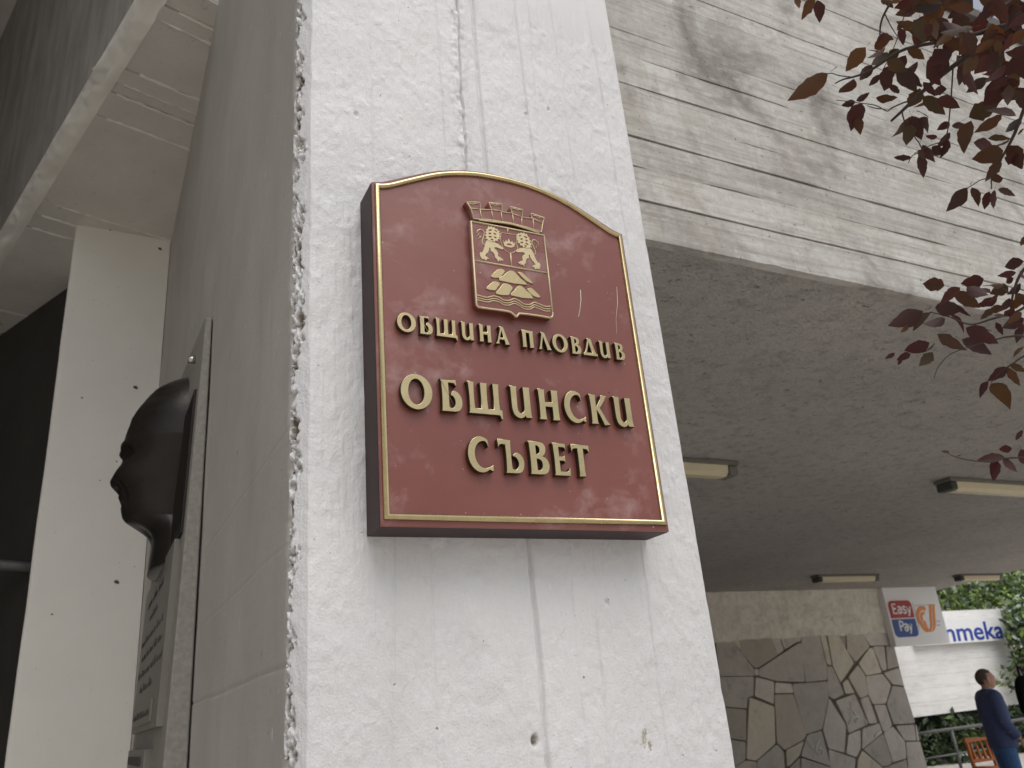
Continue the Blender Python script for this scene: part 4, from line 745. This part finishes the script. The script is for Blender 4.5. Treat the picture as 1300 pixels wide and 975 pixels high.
# ================================================================== PEOPLE AND STREET FURNITURE
def man():
    Y0 = 6.95; p = AY(1249, 860, Y0); base = Vector((p.x, p.y, 0)); vd = Vector((p.x, p.y, 0)).normalized(); rt = Vector((vd.y, -vd.x, 0))
    F = (rt*.93+vd*.36).normalized(); Lf = Vector((-F.y, F.x, 0))
    t = thing('person', 'man in navy jacket and jeans standing side-on, looking right, hand by his pocket', 'person', None, tuple(base))
    W = lambda f, l, u: base+F*f+Lf*l+Vector((0, 0, u))
    def ell(bm, c, r, n=14):
        m = Matrix((F, Lf, Vector((0, 0, 1)))).transposed().to_4x4(); m.translation = W(*c); bmesh.ops.create_uvsphere(bm, u_segments=n, v_segments=n, radius=1, matrix=m @ Matrix.Diagonal((*r, 1)))
    def limb(bm, pts, rad, seg=12):
        q_ = smooth_run(pts, 4); n = len(q_); rr = np.interp(np.linspace(0, len(pts)-1, n), range(len(pts)), rad); tube_bm(bm, [W(*a) for a in q_], list(rr), seg)
    def loft(bm, rings, seg=20):
        q_ = smooth_run(rings, 4); vs = []
        for f, l, u, rf, rl in q_: vs.append([bm.verts.new(W(f+rf*math.copysign(abs(math.cos(a))**.85, math.cos(a)), l+rl*math.copysign(abs(math.sin(a))**.85, math.sin(a)), u)) for a in [2*math.pi*k/seg for k in range(seg)]])
        for i in range(len(vs)-1):
            for k in range(seg): bm.faces.new((vs[i][k], vs[i][(k+1) % seg], vs[i+1][(k+1) % seg], vs[i+1][k]))
        bm.faces.new(vs[0][::-1]); bm.faces.new(vs[-1])
    def fuse(name, bm, vox, mat, sm=4, parent=t):
        o = bm_mesh(name, bm, mat, None, True); md = o.modifiers.new('r', 'REMESH'); md.mode = 'VOXEL'; md.voxel_size = vox; md.use_smooth_shade = True
        s_ = o.modifiers.new('s', 'SMOOTH'); s_.factor = .5; s_.iterations = sm
        dg = bpy.context.evaluated_depsgraph_get(); me = bpy.data.meshes.new_from_object(o.evaluated_get(dg)); bpy.data.objects.remove(o)
        me.transform(Matrix.Translation(-base)); me.materials.clear(); me.name = name; return link(name, me, mat, parent)
    sh = (.02, 1.42)
    b = bmesh.new()
    loft(b, [(0, 0, .86, .10, .15), (0, 0, .98, .105, .155), (0, 0, 1.12, .10, .145), (.0, 0, 1.30, .115, .17), (-.01, 0, 1.40, .095, .16), (-.015, 0, 1.46, .06, .08)])
    limb(b, [(-.02, 0, 1.42), (.0, 0, 1.50), (.02, 0, 1.56)], [.062, .056, .058])
    ell(b, (.018, 0, 1.592), (.100, .076, .113)); ell(b, (.05, 0, 1.545), (.062, .056, .062)); ell(b, (.065, 0, 1.508), (.035, .036, .028))   # skull, jaw, chin
    ell(b, (.118, 0, 1.573), (.020, .013, .020)); ell(b, (.110, 0, 1.595), (.014, .011, .028)); ell(b, (.098, 0, 1.622), (.018, .052, .012))    # nose, bridge, brow
    ell(b, (.102, 0, 1.535), (.014, .024, .007)); ell(b, (.100, 0, 1.522), (.014, .022, .008))                                                    # lips
    for s in (-1, 1):
        ell(b, (.008, s*.078, 1.583), (.020, .010, .033)); ell(b, (.002, s*.086, 1.592), (.014, .007, .018))
        limb(b, [(0, s*.09, .92), (.01, s*.095, .50), (-.01, s*.10, .08)], [.085, .058, .045]); ell(b, (.06, s*.10, .04), (.13, .045, .04))
    arms = {-1: [(-.01, -.185, 1.40), (-.01, -.235, 1.14), (.12, -.215, .925)], 1: [(-.01, .185, 1.40), (.0, .235, 1.14), (.12, .22, .93)]}
    for s, a in arms.items():
        limb(b, a, [.052, .042, .030]); hx = Vector(a[2]); d = (Vector(a[2])-Vector(a[1])).normalized()
        pc = hx+d*.055; ell(b, tuple(pc), (.030, .018, .045))
        for j, (o_, ln) in enumerate(((.024, .070), (.008, .080), (-.008, .074), (-.024, .058))):           # four unequal fingers, slightly curled
            k0 = pc+Vector((o_*.9, 0, 0))+d*.030; k1 = k0+d*ln*.5+Vector((.0, -s*.008, 0)); k2 = k1+d*ln*.5+Vector((-.014, -s*.02, 0)); limb(b, [tuple(k0), tuple(k1), tuple(k2)], [.0095, .009, .0075], 7)
        k0 = pc+Vector((.026, -s*.004, .012)); limb(b, [tuple(k0), tuple(k0+d*.03+Vector((.022, -s*.004, 0))), tuple(k0+d*.058+Vector((.024, -s*.01, 0)))], [.011, .010, .008], 7)
    fuse('body', b, .0085, 'skin', 2)
    for s in (-1, 1):
        b = bmesh.new(); ell(b, (.103, s*.033, 1.606), (.010, .013, .009), 10); bm_mesh('eye', b, 'hair', t, True)
    b = bmesh.new(); ell(b, (.004, 0, 1.612), (.106, .083, .105), 28)
    kill = []
    for v in b.verts:
        q_ = v.co-base; f, u = q_.dot(F), q_.z; l = abs(q_.dot(Lf))
        if u < 1.53 or f > .075-(.05 if u < 1.66 else 0) or (u < 1.585 and f > -.02): kill.append(v)
    bmesh.ops.delete(b, geom=kill, context='VERTS'); h = bm_mesh('hair', b, 'hair', t, True); md = h.modifiers.new('s', 'SOLIDIFY'); md.thickness = .008
    b = bmesh.new()                                                                       # jacket with its two sleeves
    loft(b, [(.01, 0, .83, .142, .200), (.005, 0, .93, .142, .200), (.0, 0, 1.06, .142, .195), (-.005, 0, 1.22, .152, .208), (-.012, 0, 1.36, .134, .214), (-.015, 0, 1.43, .095, .178), (-.012, 0, 1.465, .066, .095), (-.012, 0, 1.487, .066, .080)])
    for s, a in arms.items():
        e_ = Vector(a[1])*.10+Vector(a[2])*.90; limb(b, [(-.01, s*.14, 1.415), (-.012, s*.205, 1.37), tuple(Vector(a[1])), tuple(e_)], [.068, .084, .070, .056])
    for z_, f_ in ((1.10, -.01), (1.00, -.01), (1.19, 0)): limb(b, [(f_-.06, -.288, z_+.02), (f_+.03, -.286, z_-.005)], [.012, .006], 6)   # creases of the near sleeve
    fuse('jacket', b, .011, 'navy_cloth', 3)
    b = bmesh.new(); loft(b, [(.055, -.005, .84, .105, .13), (.05, 0, 1.0, .105, .13), (.03, 0, 1.2, .118, .13), (.01, 0, 1.38, .10, .10), (.005, 0, 1.475, .066, .066), (.005, 0, 1.495, .062, .062)]); fuse('shirt', b, .012, 'pale_blue_cloth', 2)
    b = bmesh.new(); loft(b, [(0, 0, .76, .10, .165), (0, 0, .86, .118, .175), (0, 0, .97, .115, .170)])
    for s in (-1, 1): limb(b, [(0, s*.09, .86), (.015, s*.096, .50), (-.005, s*.10, .09)], [.105, .080, .066])
    fuse('jeans', b, .012, 'denim', 3)
    for s in (-1, 1):
        b = bmesh.new(); ell(b, (.06, s*.10, .045), (.145, .054, .05)); ell(b, (-.02, s*.10, .06), (.07, .05, .06)); fuse('shoe', b, .012, 'shoe_leather', 2)
man()
def chair():
    p = AY(1261, 960, 8.15); base = Vector((p.x, p.y, 0)); t = thing('wooden_chair', 'orange-brown slatted wooden chair partly hidden behind the man in the navy jacket', 'chair', None, tuple(base))
    a = R_(-20); ca, sa = math.cos(a), math.sin(a)
    G = lambda x, y, z: Vector((base.x+x*ca-y*sa, base.y+x*sa+y*ca, z))
    zt = AY(1254, 936, 8.15).z
    def bar(n, p0, p1, w_, d_):
        d = (Vector(p1)-Vector(p0)).normalized(); bm = bmesh.new(); tube_bm(bm, [p0, p1], (w_, d_), 4); bm_mesh(n, bm, 'chair_wood', t)
    for s in (-.17, .17): bar('back_post', G(s, .2, .0), G(s, .26, zt), .028, .028); bar('leg', G(s, -.2, 0), G(s, -.2, .43), .028, .028)
    bar('top_rail', G(-.2, .26, zt-.03), G(.2, .26, zt-.03), .045, .022); bar('lower_rail', G(-.19, .225, .54), G(.19, .225, .54), .035, .018)
    for x in (-.12, -.04, .04, .12): bar('slat', G(x, .226, .55), G(x, .258, zt-.05), .028, .010)
    for y in (-.16, -.06, .04, .14): bar('seat_slat', G(-.21, y, .445), G(.21, y, .445), .055, .014)
    for s in (-.2, .2): bar('side_rail', G(s, -.19, .40), G(s, .2, .40), .028, .016)
chair()
def railing():
    YR = 11.3; a, b = AY(1130, 925, YR), AY(1330, 926, YR); z = (AY(1205, 926, YR).z); t = thing('metal_railing', 'grey metal railing running behind the man below the concrete slab', 'railing', None, (a.x, YR, 0))
    tube('top_rail', [(a.x, YR, z), ((a.x+b.x)/2, YR, z), (b.x+1.5, YR, z)], .030, 'rail_grey', t); tube('lower_rail', [(a.x, YR, z-.42), ((a.x+b.x)/2, YR, z-.42), (b.x+1.5, YR, z-.42)], .018, 'rail_grey', t)
    for u in (1209, 1272): x = AY(u, 932, YR).x; tube('post', [(x, YR, 0), (x, YR, z-.02)], .030, 'rail_grey', t)
    x = a.x+.1; tube('post', [(x, YR, 0), (x, YR, z-.02)], .030, 'rail_grey', t)
    return YR, z
YR, ZR = railing()
def bag():
    Yb = 8.55; c = AY(1306, 886, Yb); zt_, zb_ = AY(1300, 857, Yb).z, AY(1300, 914, Yb).z; r = abs(AY(1293, 886, Yb).x-AY(1319, 886, Yb).x)/2
    t = thing('shoulder_bag', 'rounded black bag at the right edge, hung from a post beyond the man', 'bag', None, (c.x, c.y, (zt_+zb_)/2))
    bm = bmesh.new(); bmesh.ops.create_uvsphere(bm, u_segments=20, v_segments=14, radius=1)
    for v in bm.verts:
        x, y, z = v.co; s_ = .86+.14*(1-z)/2; v.co = (math.copysign(abs(x)**.7, x)*r*s_+c.x, math.copysign(abs(y)**.8, y)*.09+c.y, math.copysign(abs(z)**.7, z)*(zt_-zb_)/2+(zt_+zb_)/2)
    bm_mesh('pouch', bm, 'black_paint', t, True)
    tube('strap', [(c.x-.07, c.y, zt_-.03), (c.x-.02, c.y+.02, zt_+.13), (c.x+.02, c.y+.02, zt_+.13), (c.x+.07, c.y, zt_-.03)], .012, 'black_paint', t, 6)
    pt = thing('lamp_post', 'slim grey post just outside the right edge carrying the black bag', 'post', None, (c.x+.02, c.y+.06, 0))
    tube('pole', [(c.x+.16, c.y+.13, 0), (c.x+.16, c.y+.13, zt_+.16)], .035, 'rail_grey', pt); tube('hook', [(c.x+.15, c.y+.12, zt_+.12), (c.x, c.y-.02, zt_+.115), (c.x, c.y-.03, zt_+.15)], .008, 'rail_grey', pt, 6)
bag()
# ================================================================== PLANTING
def leaf_mass(name, blobs, n, size, mats, wts, parent=None, seed=3, flat_=.5, hang=0):
    r = np.random.default_rng(seed); V = []; Fc = []; mi = []; vol = np.array([b[3]*b[4]*b[5] for b in blobs]); pick = r.choice(len(blobs), n, p=vol/vol.sum())
    for i in range(n):
        cx, cy, cz, rx, ry, rz = blobs[pick[i]]
        d = r.normal(size=3); d /= np.linalg.norm(d); rad = (.45+.6*r.random())**.6
        c = np.array([cx, cy, cz])+d*np.array([rx, ry, rz])*rad+r.normal(size=3)*.04
        u = r.normal(size=3); u /= np.linalg.norm(u); u[2] -= hang; u /= np.linalg.norm(u); v = np.cross(u, r.normal(size=3)); v /= np.linalg.norm(v); nn = np.cross(u, v); s = size*(.6+.8*r.random())
        k = len(V); V += [c-u*s, c-v*s*flat_+nn*s*.12, c+u*s, c+v*s*flat_+nn*s*.12]; Fc += [(k, k+1, k+2), (k, k+2, k+3)]; m_ = r.choice(len(mats), p=wts); mi += [m_, m_]
    me = bpy.data.meshes.new(name); me.from_pydata([tuple(x) for x in V], [], Fc); me.update(); o = link(name, me, mats, parent)
    if parent: me.transform(Matrix.Translation(-parent_loc(parent)))
    me.polygons.foreach_set('material_index', mi); o['kind'] = 'stuff'; return o
def tree(name, label, foot, top, blobs, n, size, mats, wts, seed):
    t = thing(name, label, 'tree', None, tuple(foot)); f, tp = Vector(foot), Vector(top)
    tube('trunk', [f, f.lerp(tp, .35)+Vector((.06, 0, 0)), f.lerp(tp, .7), tp], [.16, .12, .09, .05], 'bark', t, 10)
    for i, b in enumerate(blobs): tube('limb', [f.lerp(tp, .55+.05*(i % 4)), Vector(b[:3])*.5+f.lerp(tp, .8)*.5, Vector(b[:3])], [.06, .04, .02], 'bark', t, 6)
    leaf_mass('crown', blobs, n, size, mats, wts, t, seed, .5, .3); return t
LM = ['leaf_light', 'leaf_mid', 'leaf_grey', 'leaf_dark']
P_ = lambda u, v, Y: tuple(AY(u, v, Y))
tb = [(*P_(1205, 755, 14.2), 1.3, .8, .65), (*P_(1235, 752, 14.4), 1.3, .8, .75), (*P_(1262, 756, 14.2), 1.2, .8, .75), (*P_(1285, 762, 13.8), 1.0, .8, .7), (*P_(1240, 770, 14.0), 1.5, .6, .35), (*P_(1300, 735, 14.6), .9, .8, .8)]
tree('broadleaf_tree', 'leafy light green tree rising behind the pharmacy sign under the canopy edge', (AY(1250, 800, 14.6).x, 14.6, 0), P_(1250, 770, 14.4), tb, 5200, .085, LM, [.38, .30, .24, .08], 5)
tb = [(*P_(1302, 800, 11.9), .42, .4, .5), (*P_(1303, 826, 11.9), .35, .35, .45), (*P_(1306, 778, 12.0), .5, .4, .4), (*P_(1304, 852, 12.0), .28, .3, .4), (*P_(1291, 778, 12.1), .26, .3, .2), (*P_(1277, 862, 11.8), .16, .15, .2)]
tree('climbing_tree', 'darker leafy tree overhanging the right end of the pharmacy sign and slab', (AY(1312, 900, 12.1).x, 12.1, 0), P_(1304, 800, 12.0), tb, 2600, .075, LM, [.14, .40, .26, .20], 6)
hb = [(x, YSL+.25+.3*math.sin(x*3), .42, .45, .35, .50) for x in np.arange(14.2, 19.6, .5)]
tag(leaf_mass('shrubbery', hb, 3600, .08, ['leaf_dark', 'leaf_mid', 'leaf_grey'], [.72, .24, .04], None, 8), 'dark shrubs growing in the gap under the pale concrete slab', 'shrubs')
bd = thing('apartment_building', 'distant beige plastered building glimpsed above the trees at the right edge', 'building', None, (46, 30, 0))
box('wall', (41, 27, 0), (58, 40, 14), 'beige_plaster', bd); prism('roof', [(40.6, 26.6, 14.003), (58.4, 26.6, 14.003), (58.4, 33.5, 16.5), (40.6, 33.5, 16.5)], (0, 0, .2), 'roof_tile', bd)
for i in range(6):
    for j in range(4):
        x = 42.5+i*2.6; z = 1.5+j*3.1; w0 = box('window', (x, 26.94, z), (x+1.3, 27.02, z+1.6), 'sign_white', bd); box('pane', (x+.1, 26.92, z+.1), (x+1.2, 26.938, z+1.5), 'window_glass', w0)
far = [(x, 44+3*math.sin(x), 3.2, 4, 3, 3.2) for x in range(-30, 80, 5)]
tag(leaf_mass('treeline', far, 5000, .5, ['leaf_dark', 'leaf_mid'], [.5, .5], None, 12), 'far row of trees across the square', 'trees')
# ---- the plum tree whose sprays hang in front of the parapet
plum = thing('plum_tree', 'purple-leaved plum tree whose sprays hang into the picture from the right', 'tree', None, (3.3, .5, 0))
tube('trunk', [(3.3, .5, 0), (3.28, .52, .9), (3.2, .55, 1.7), (3.12, .6, 2.3)], [.10, .085, .075, .06], 'bark', plum, 10)
def leaf_mesh(i):
    r = random.Random(i); n = 9; asp = (.66, .56, .74, .46, .62, .80)[i % 6]; fold = .10+.28*r.random(); curl = -.10-.25*r.random(); twist = (r.random()-.5)*.9; V = []; Fc = []
    for k in range(n+1):
        t = k/n; wd = asp*.5*math.sin(math.pi*min(1, t**.88))**.85*(1-.25*t)*(1+.28*(r.random()-.5)); wd = max(wd, .004); zc = curl*t*t
        for s in (-1, 0, 1):
            x = s*wd; z = zc+abs(s)*wd*fold; a = twist*t; V.append((x*math.cos(a)-(z-zc)*math.sin(a), t, zc+x*math.sin(a)+(z-zc)*math.cos(a)))
    for k in range(n):
        for s in (0, 1): a = k*3+s; Fc.append((a, a+1, a+4, a+3))
    V += [(-.010, -.22, .02), (.010, -.22, .02)]; m = len(V)-2; Fc.append((m, m+1, 1))
    me = bpy.data.meshes.new('leaf'); me.from_pydata(V, [], Fc); me.update(); me.polygons.foreach_set('use_smooth', [True]*len(me.polygons)); me.materials.append(M['plum_leaf']); return me
LMESH = [leaf_mesh(i) for i in range(18)]; PL = Vector(plum.location)
def leaf(u0, v0, u1, v1, d, tilt=None, wide=1.0):
    a, b = AD(u0, v0, d), AD(u1, v1, d+.03*(random.random()-.3)); yv = b-a; L = yv.length; yv.normalize()
    vw = (a-Vector((0, 0, H))).normalized(); nv = vw.cross(yv).cross(yv); nv = (vw-yv*vw.dot(yv)).normalized()*random.choice((-1, 1)); ang = tilt if tilt is not None else random.gauss(0, .55)
    nv = Matrix.Rotation(ang, 3, yv) @ nv; xv = yv.cross(nv)
    o = bpy.data.objects.new('leaf', random.choice(LMESH)); C.objects.link(o); o.parent = plum
    m = Matrix((xv*wide*L, yv*L, nv*L)).transposed().to_4x4(); m.translation = a-PL; o.matrix_local = m @ Matrix.Diagonal((1.08, 1.12, 1.08, 1))
def branch(pts, d, r0, r1, seg=6):
    q_ = smooth_run([tuple(AD(u, v, d+dd)) for u, v, dd in [(p+(0,))[:3] for p in pts]], 4); n = len(q_); tube('branch', q_, [r0+(r1-r0)*i/(n-1) for i in range(n)], 'bark', plum, seg)
D1, D2, D3 = 2.25, 2.35, 2.5
trunk_top = Vector((3.12, .6, 2.3))
def limb_to(u, v, d, r): 
    e = AD(u, v, d); tube('limb', smooth_run([tuple(trunk_top-Vector((0, 0, .3))), tuple(trunk_top.lerp(e, .3)+Vector((0, 0, .18))), tuple(trunk_top.lerp(e, .7)+Vector((0, 0, .12))), tuple(e)], 4), list(np.linspace(.04, r, 13)), 'bark', plum, 8)
limb_to(1330, -20, D1, .008); limb_to(1330, 60, D1, .006); limb_to(1325, 330, D2, .006); limb_to(1325, 440, D2, .005); limb_to(1325, 585, D3, .004)
branch([(1330, -20), (1282, 30), (1240, 62), (1192, 98), (1160, 127), (1145, 141), (1131, 154)], D1, .008, .003)
branch([(1330, -20), (1230, -14), (1150, -6), (1133, 2), (1123, 17), (1118, 31), (1117, 46)], D1+.05, .005, .0018)
branch([(1282, 30), (1220, 48), (1150, 62), (1118, 81), (1100, 92), (1082, 98), (1070, 101), (1060, 106)], D1, .005, .0015)
branch([(1082, 98), (1066, 96), (1056, 93), (1050, 94)], D1, .0016, .0011); branch([(1160, 127), (1148, 130), (1132, 137), (1126, 141), (1112, 134), (1093, 131), (1062, 127)], D1, .0022, .0010)
branch([(1123, 17), (1132, 35), (1140, 47)], D1+.05, .0016, .0009); branch([(1155, -4), (1148, 20), (1135, 60), (1120, 90)], D1+.1, .0016, .0009); branch([(1145, 140), (1150, 158), (1170, 188), (1158, 198), (1153, 207)], D1, .0018, .001); branch([(1210, 85), (1206, 140), (1200, 175), (1180, 185), (1160, 195)], D1, .0018, .001)
branch([(1330, 60), (1310, 110), (1292, 160), (1280, 186), (1272, 200), (1266, 214), (1259, 226), (1259, 240)], D1+.05, .005, .0013); branch([(1259, 226), (1246, 228), (1236, 234), (1228, 239)], D1+.05, .0015, .0009)
branch([(1325, 330), (1302, 340), (1290, 360), (1284, 385), (1282, 410)], D2, .005, .0016); branch([(1325, 330), (1308, 380), (1290, 396), (1262, 404), (1232, 412), (1205, 402), (1180, 396)], D2, .004, .0012)
branch([(1325, 440), (1300, 427), (1276, 428), (1262, 431), (1240, 428)], D2, .0035, .0012); branch([(1262, 431), (1232, 440), (1212, 447), (1200, 455), (1190, 468), (1186, 480)], D2, .0016, .0009); branch([(1282, 372), (1265, 363), (1248, 363)], D2, .0014, .0009)
branch([(1325, 440), (1300, 452), (1285, 462), (1268, 474), (1258, 486)], D2+.05, .003, .001)
branch([(1325, 585), (1300, 581), (1276, 582), (1250, 586), (1225, 583), (1208, 578), (1199, 572)], D3, .003, .0010)
T1 = """1051 93 1008 126;1099 60 1076 86;1084 100 1070 121;1107 82 1093 101;1124 60 1106 76;1134 84 1118 112;1138 86 1163 112;1094 131 1080 161;1099 133 1132 145;1088 150 1092 166;1086 129 1070 134;1112 124 1136 128;1087 128 1103 120;1155 148 1138 177;1157 147 1169 174;1168 149 1181 165;1157 158 1152 180;1157 200 1137 201;1166 197 1176 222;1175 187 1170 203;1168 112 1157 137;1178 127 1162 140;1012 -8 1013 10;1036 -4 1017 22;1037 0 1044 23;1030 8 1027 17;1148 27 1138 38;1142 36 1148 54;1123 43 1113 53;1117 44 1132 50;1126 0 1132 9;1136 -4 1139 7;1118 0 1128 4;1202 113 1182 117;1189 126 1215 133;1171 123 1199 143;1163 141 1180 145;1254 99 1229 115;1282 106 1249 128;1270 119 1299 122;1230 149 1264 131;1290 147 1259 136;1272 145 1240 168;1233 153 1219 187;1208 160 1228 158;1297 150 1279 168;1254 176 1282 174;1236 181 1264 186;1274 191 1238 202;1282 176 1262 190;1278 185 1300 210;1275 200 1298 203;1270 202 1254 228;1264 220 1268 234;1228 238 1206 266;1234 238 1244 257;1256 243 1249 264;1263 241 1258 263;1267 240 1288 247;1190 174 1177 174;1206 156 1192 164;1206 168 1191 188;1205 178 1196 197;1183 186 1196 196;1171 184 1185 204;1166 190 1173 200;1300 163 1292 170;1110 62 1128 50;1127 66 1110 84;1141 62 1126 80;1150 70 1133 95;1118 95 1104 108;1150 92 1168 108;1152 60 1172 74;1165 78 1150 98;1176 86 1194 108;1186 62 1200 92;1196 70 1176 92;1128 76 1145 90;1205 78 1190 100;1215 70 1232 98;1228 80 1214 105;1120 70 1106 60;1172 104 1186 120;1142 118 1128 108"""
for ln in T1.split(';'): u0, v0, u1, v1 = map(float, ln.split()); leaf(u0, v0, u1, v1, D1+random.uniform(-.08, .1))
T2 = """1199 363 1174 359;1219 365 1195 382;1249 354 1222 361;1227 365 1251 376;1210 371 1243 388;1266 378 1242 391;1172 395 1133 413;1182 397 1157 414;1152 412 1146 422;1200 404 1176 414;1187 390 1217 393;1215 388 1228 402;1206 400 1227 415;1190 424 1222 443;1187 435 1177 448;1180 435 1152 446;1184 447 1170 464;1221 431 1257 447;1226 416 1263 433;1136 448 1126 455;1156 449 1140 456;1144 455 1141 463;1236 412 1256 422;1264 409 1273 424;1276 402 1263 399;1300 332 1275 337;1290 346 1270 350;1296 346 1300 355;1287 353 1276 359;1275 362 1260 364;1280 364 1262 372;1268 372 1258 384;1296 360 1284 374;1282 378 1272 396;1300 378 1282 391;1288 392 1275 403;1297 396 1282 410;1262 392 1247 402;1290 372 1300 384;1285 408 1300 416;1300 404 1276 415;1258 372 1246 365;1272 388 1256 397;1300 300 1298 312"""
for ln in T2.split(';'): u0, v0, u1, v1 = map(float, ln.split()); leaf(u0, v0, u1, v1, D2+random.uniform(-.08, .08))
T3 = """1279 466 1257 482;1276 466 1294 486;1258 487 1282 511;1255 484 1241 501;1282 462 1300 471;1298 546 1290 558;1300 440 1286 450;1300 415 1288 432"""
for ln in T3.split(';'): u0, v0, u1, v1 = map(float, ln.split()); leaf(u0, v0, u1, v1, D2+.05)
T4 = """1276 581 1243 582;1262 583 1264 608;1274 581 1289 599;1285 569 1269 571;1296 570 1304 590;1205 575 1196 571;1219 577 1214 581"""
for ln in T4.split(';'): u0, v0, u1, v1 = map(float, ln.split()); leaf(u0, v0, u1, v1, D3)
for i in range(145):                                        # the thick of the crown in the corner
    u = 1150+165*random.random()**.7; v = -30+155*random.random()
    if v > 55+(u-1150)*.5: v *= .4
    if u < 1200 and v > 40: v -= 40
    an = random.gauss(math.pi*.62, .9); L_ = random.uniform(19, 38); leaf(u, v, u+L_*math.cos(an), v+L_*math.sin(an), D1+random.uniform(-.35, .25))
out_b = [(2.9, .9, 3.6, .7, .6, .5), (3.4, .3, 3.7, .8, .8, .7), (3.0, .5, 3.0, .45, .45, .4)]
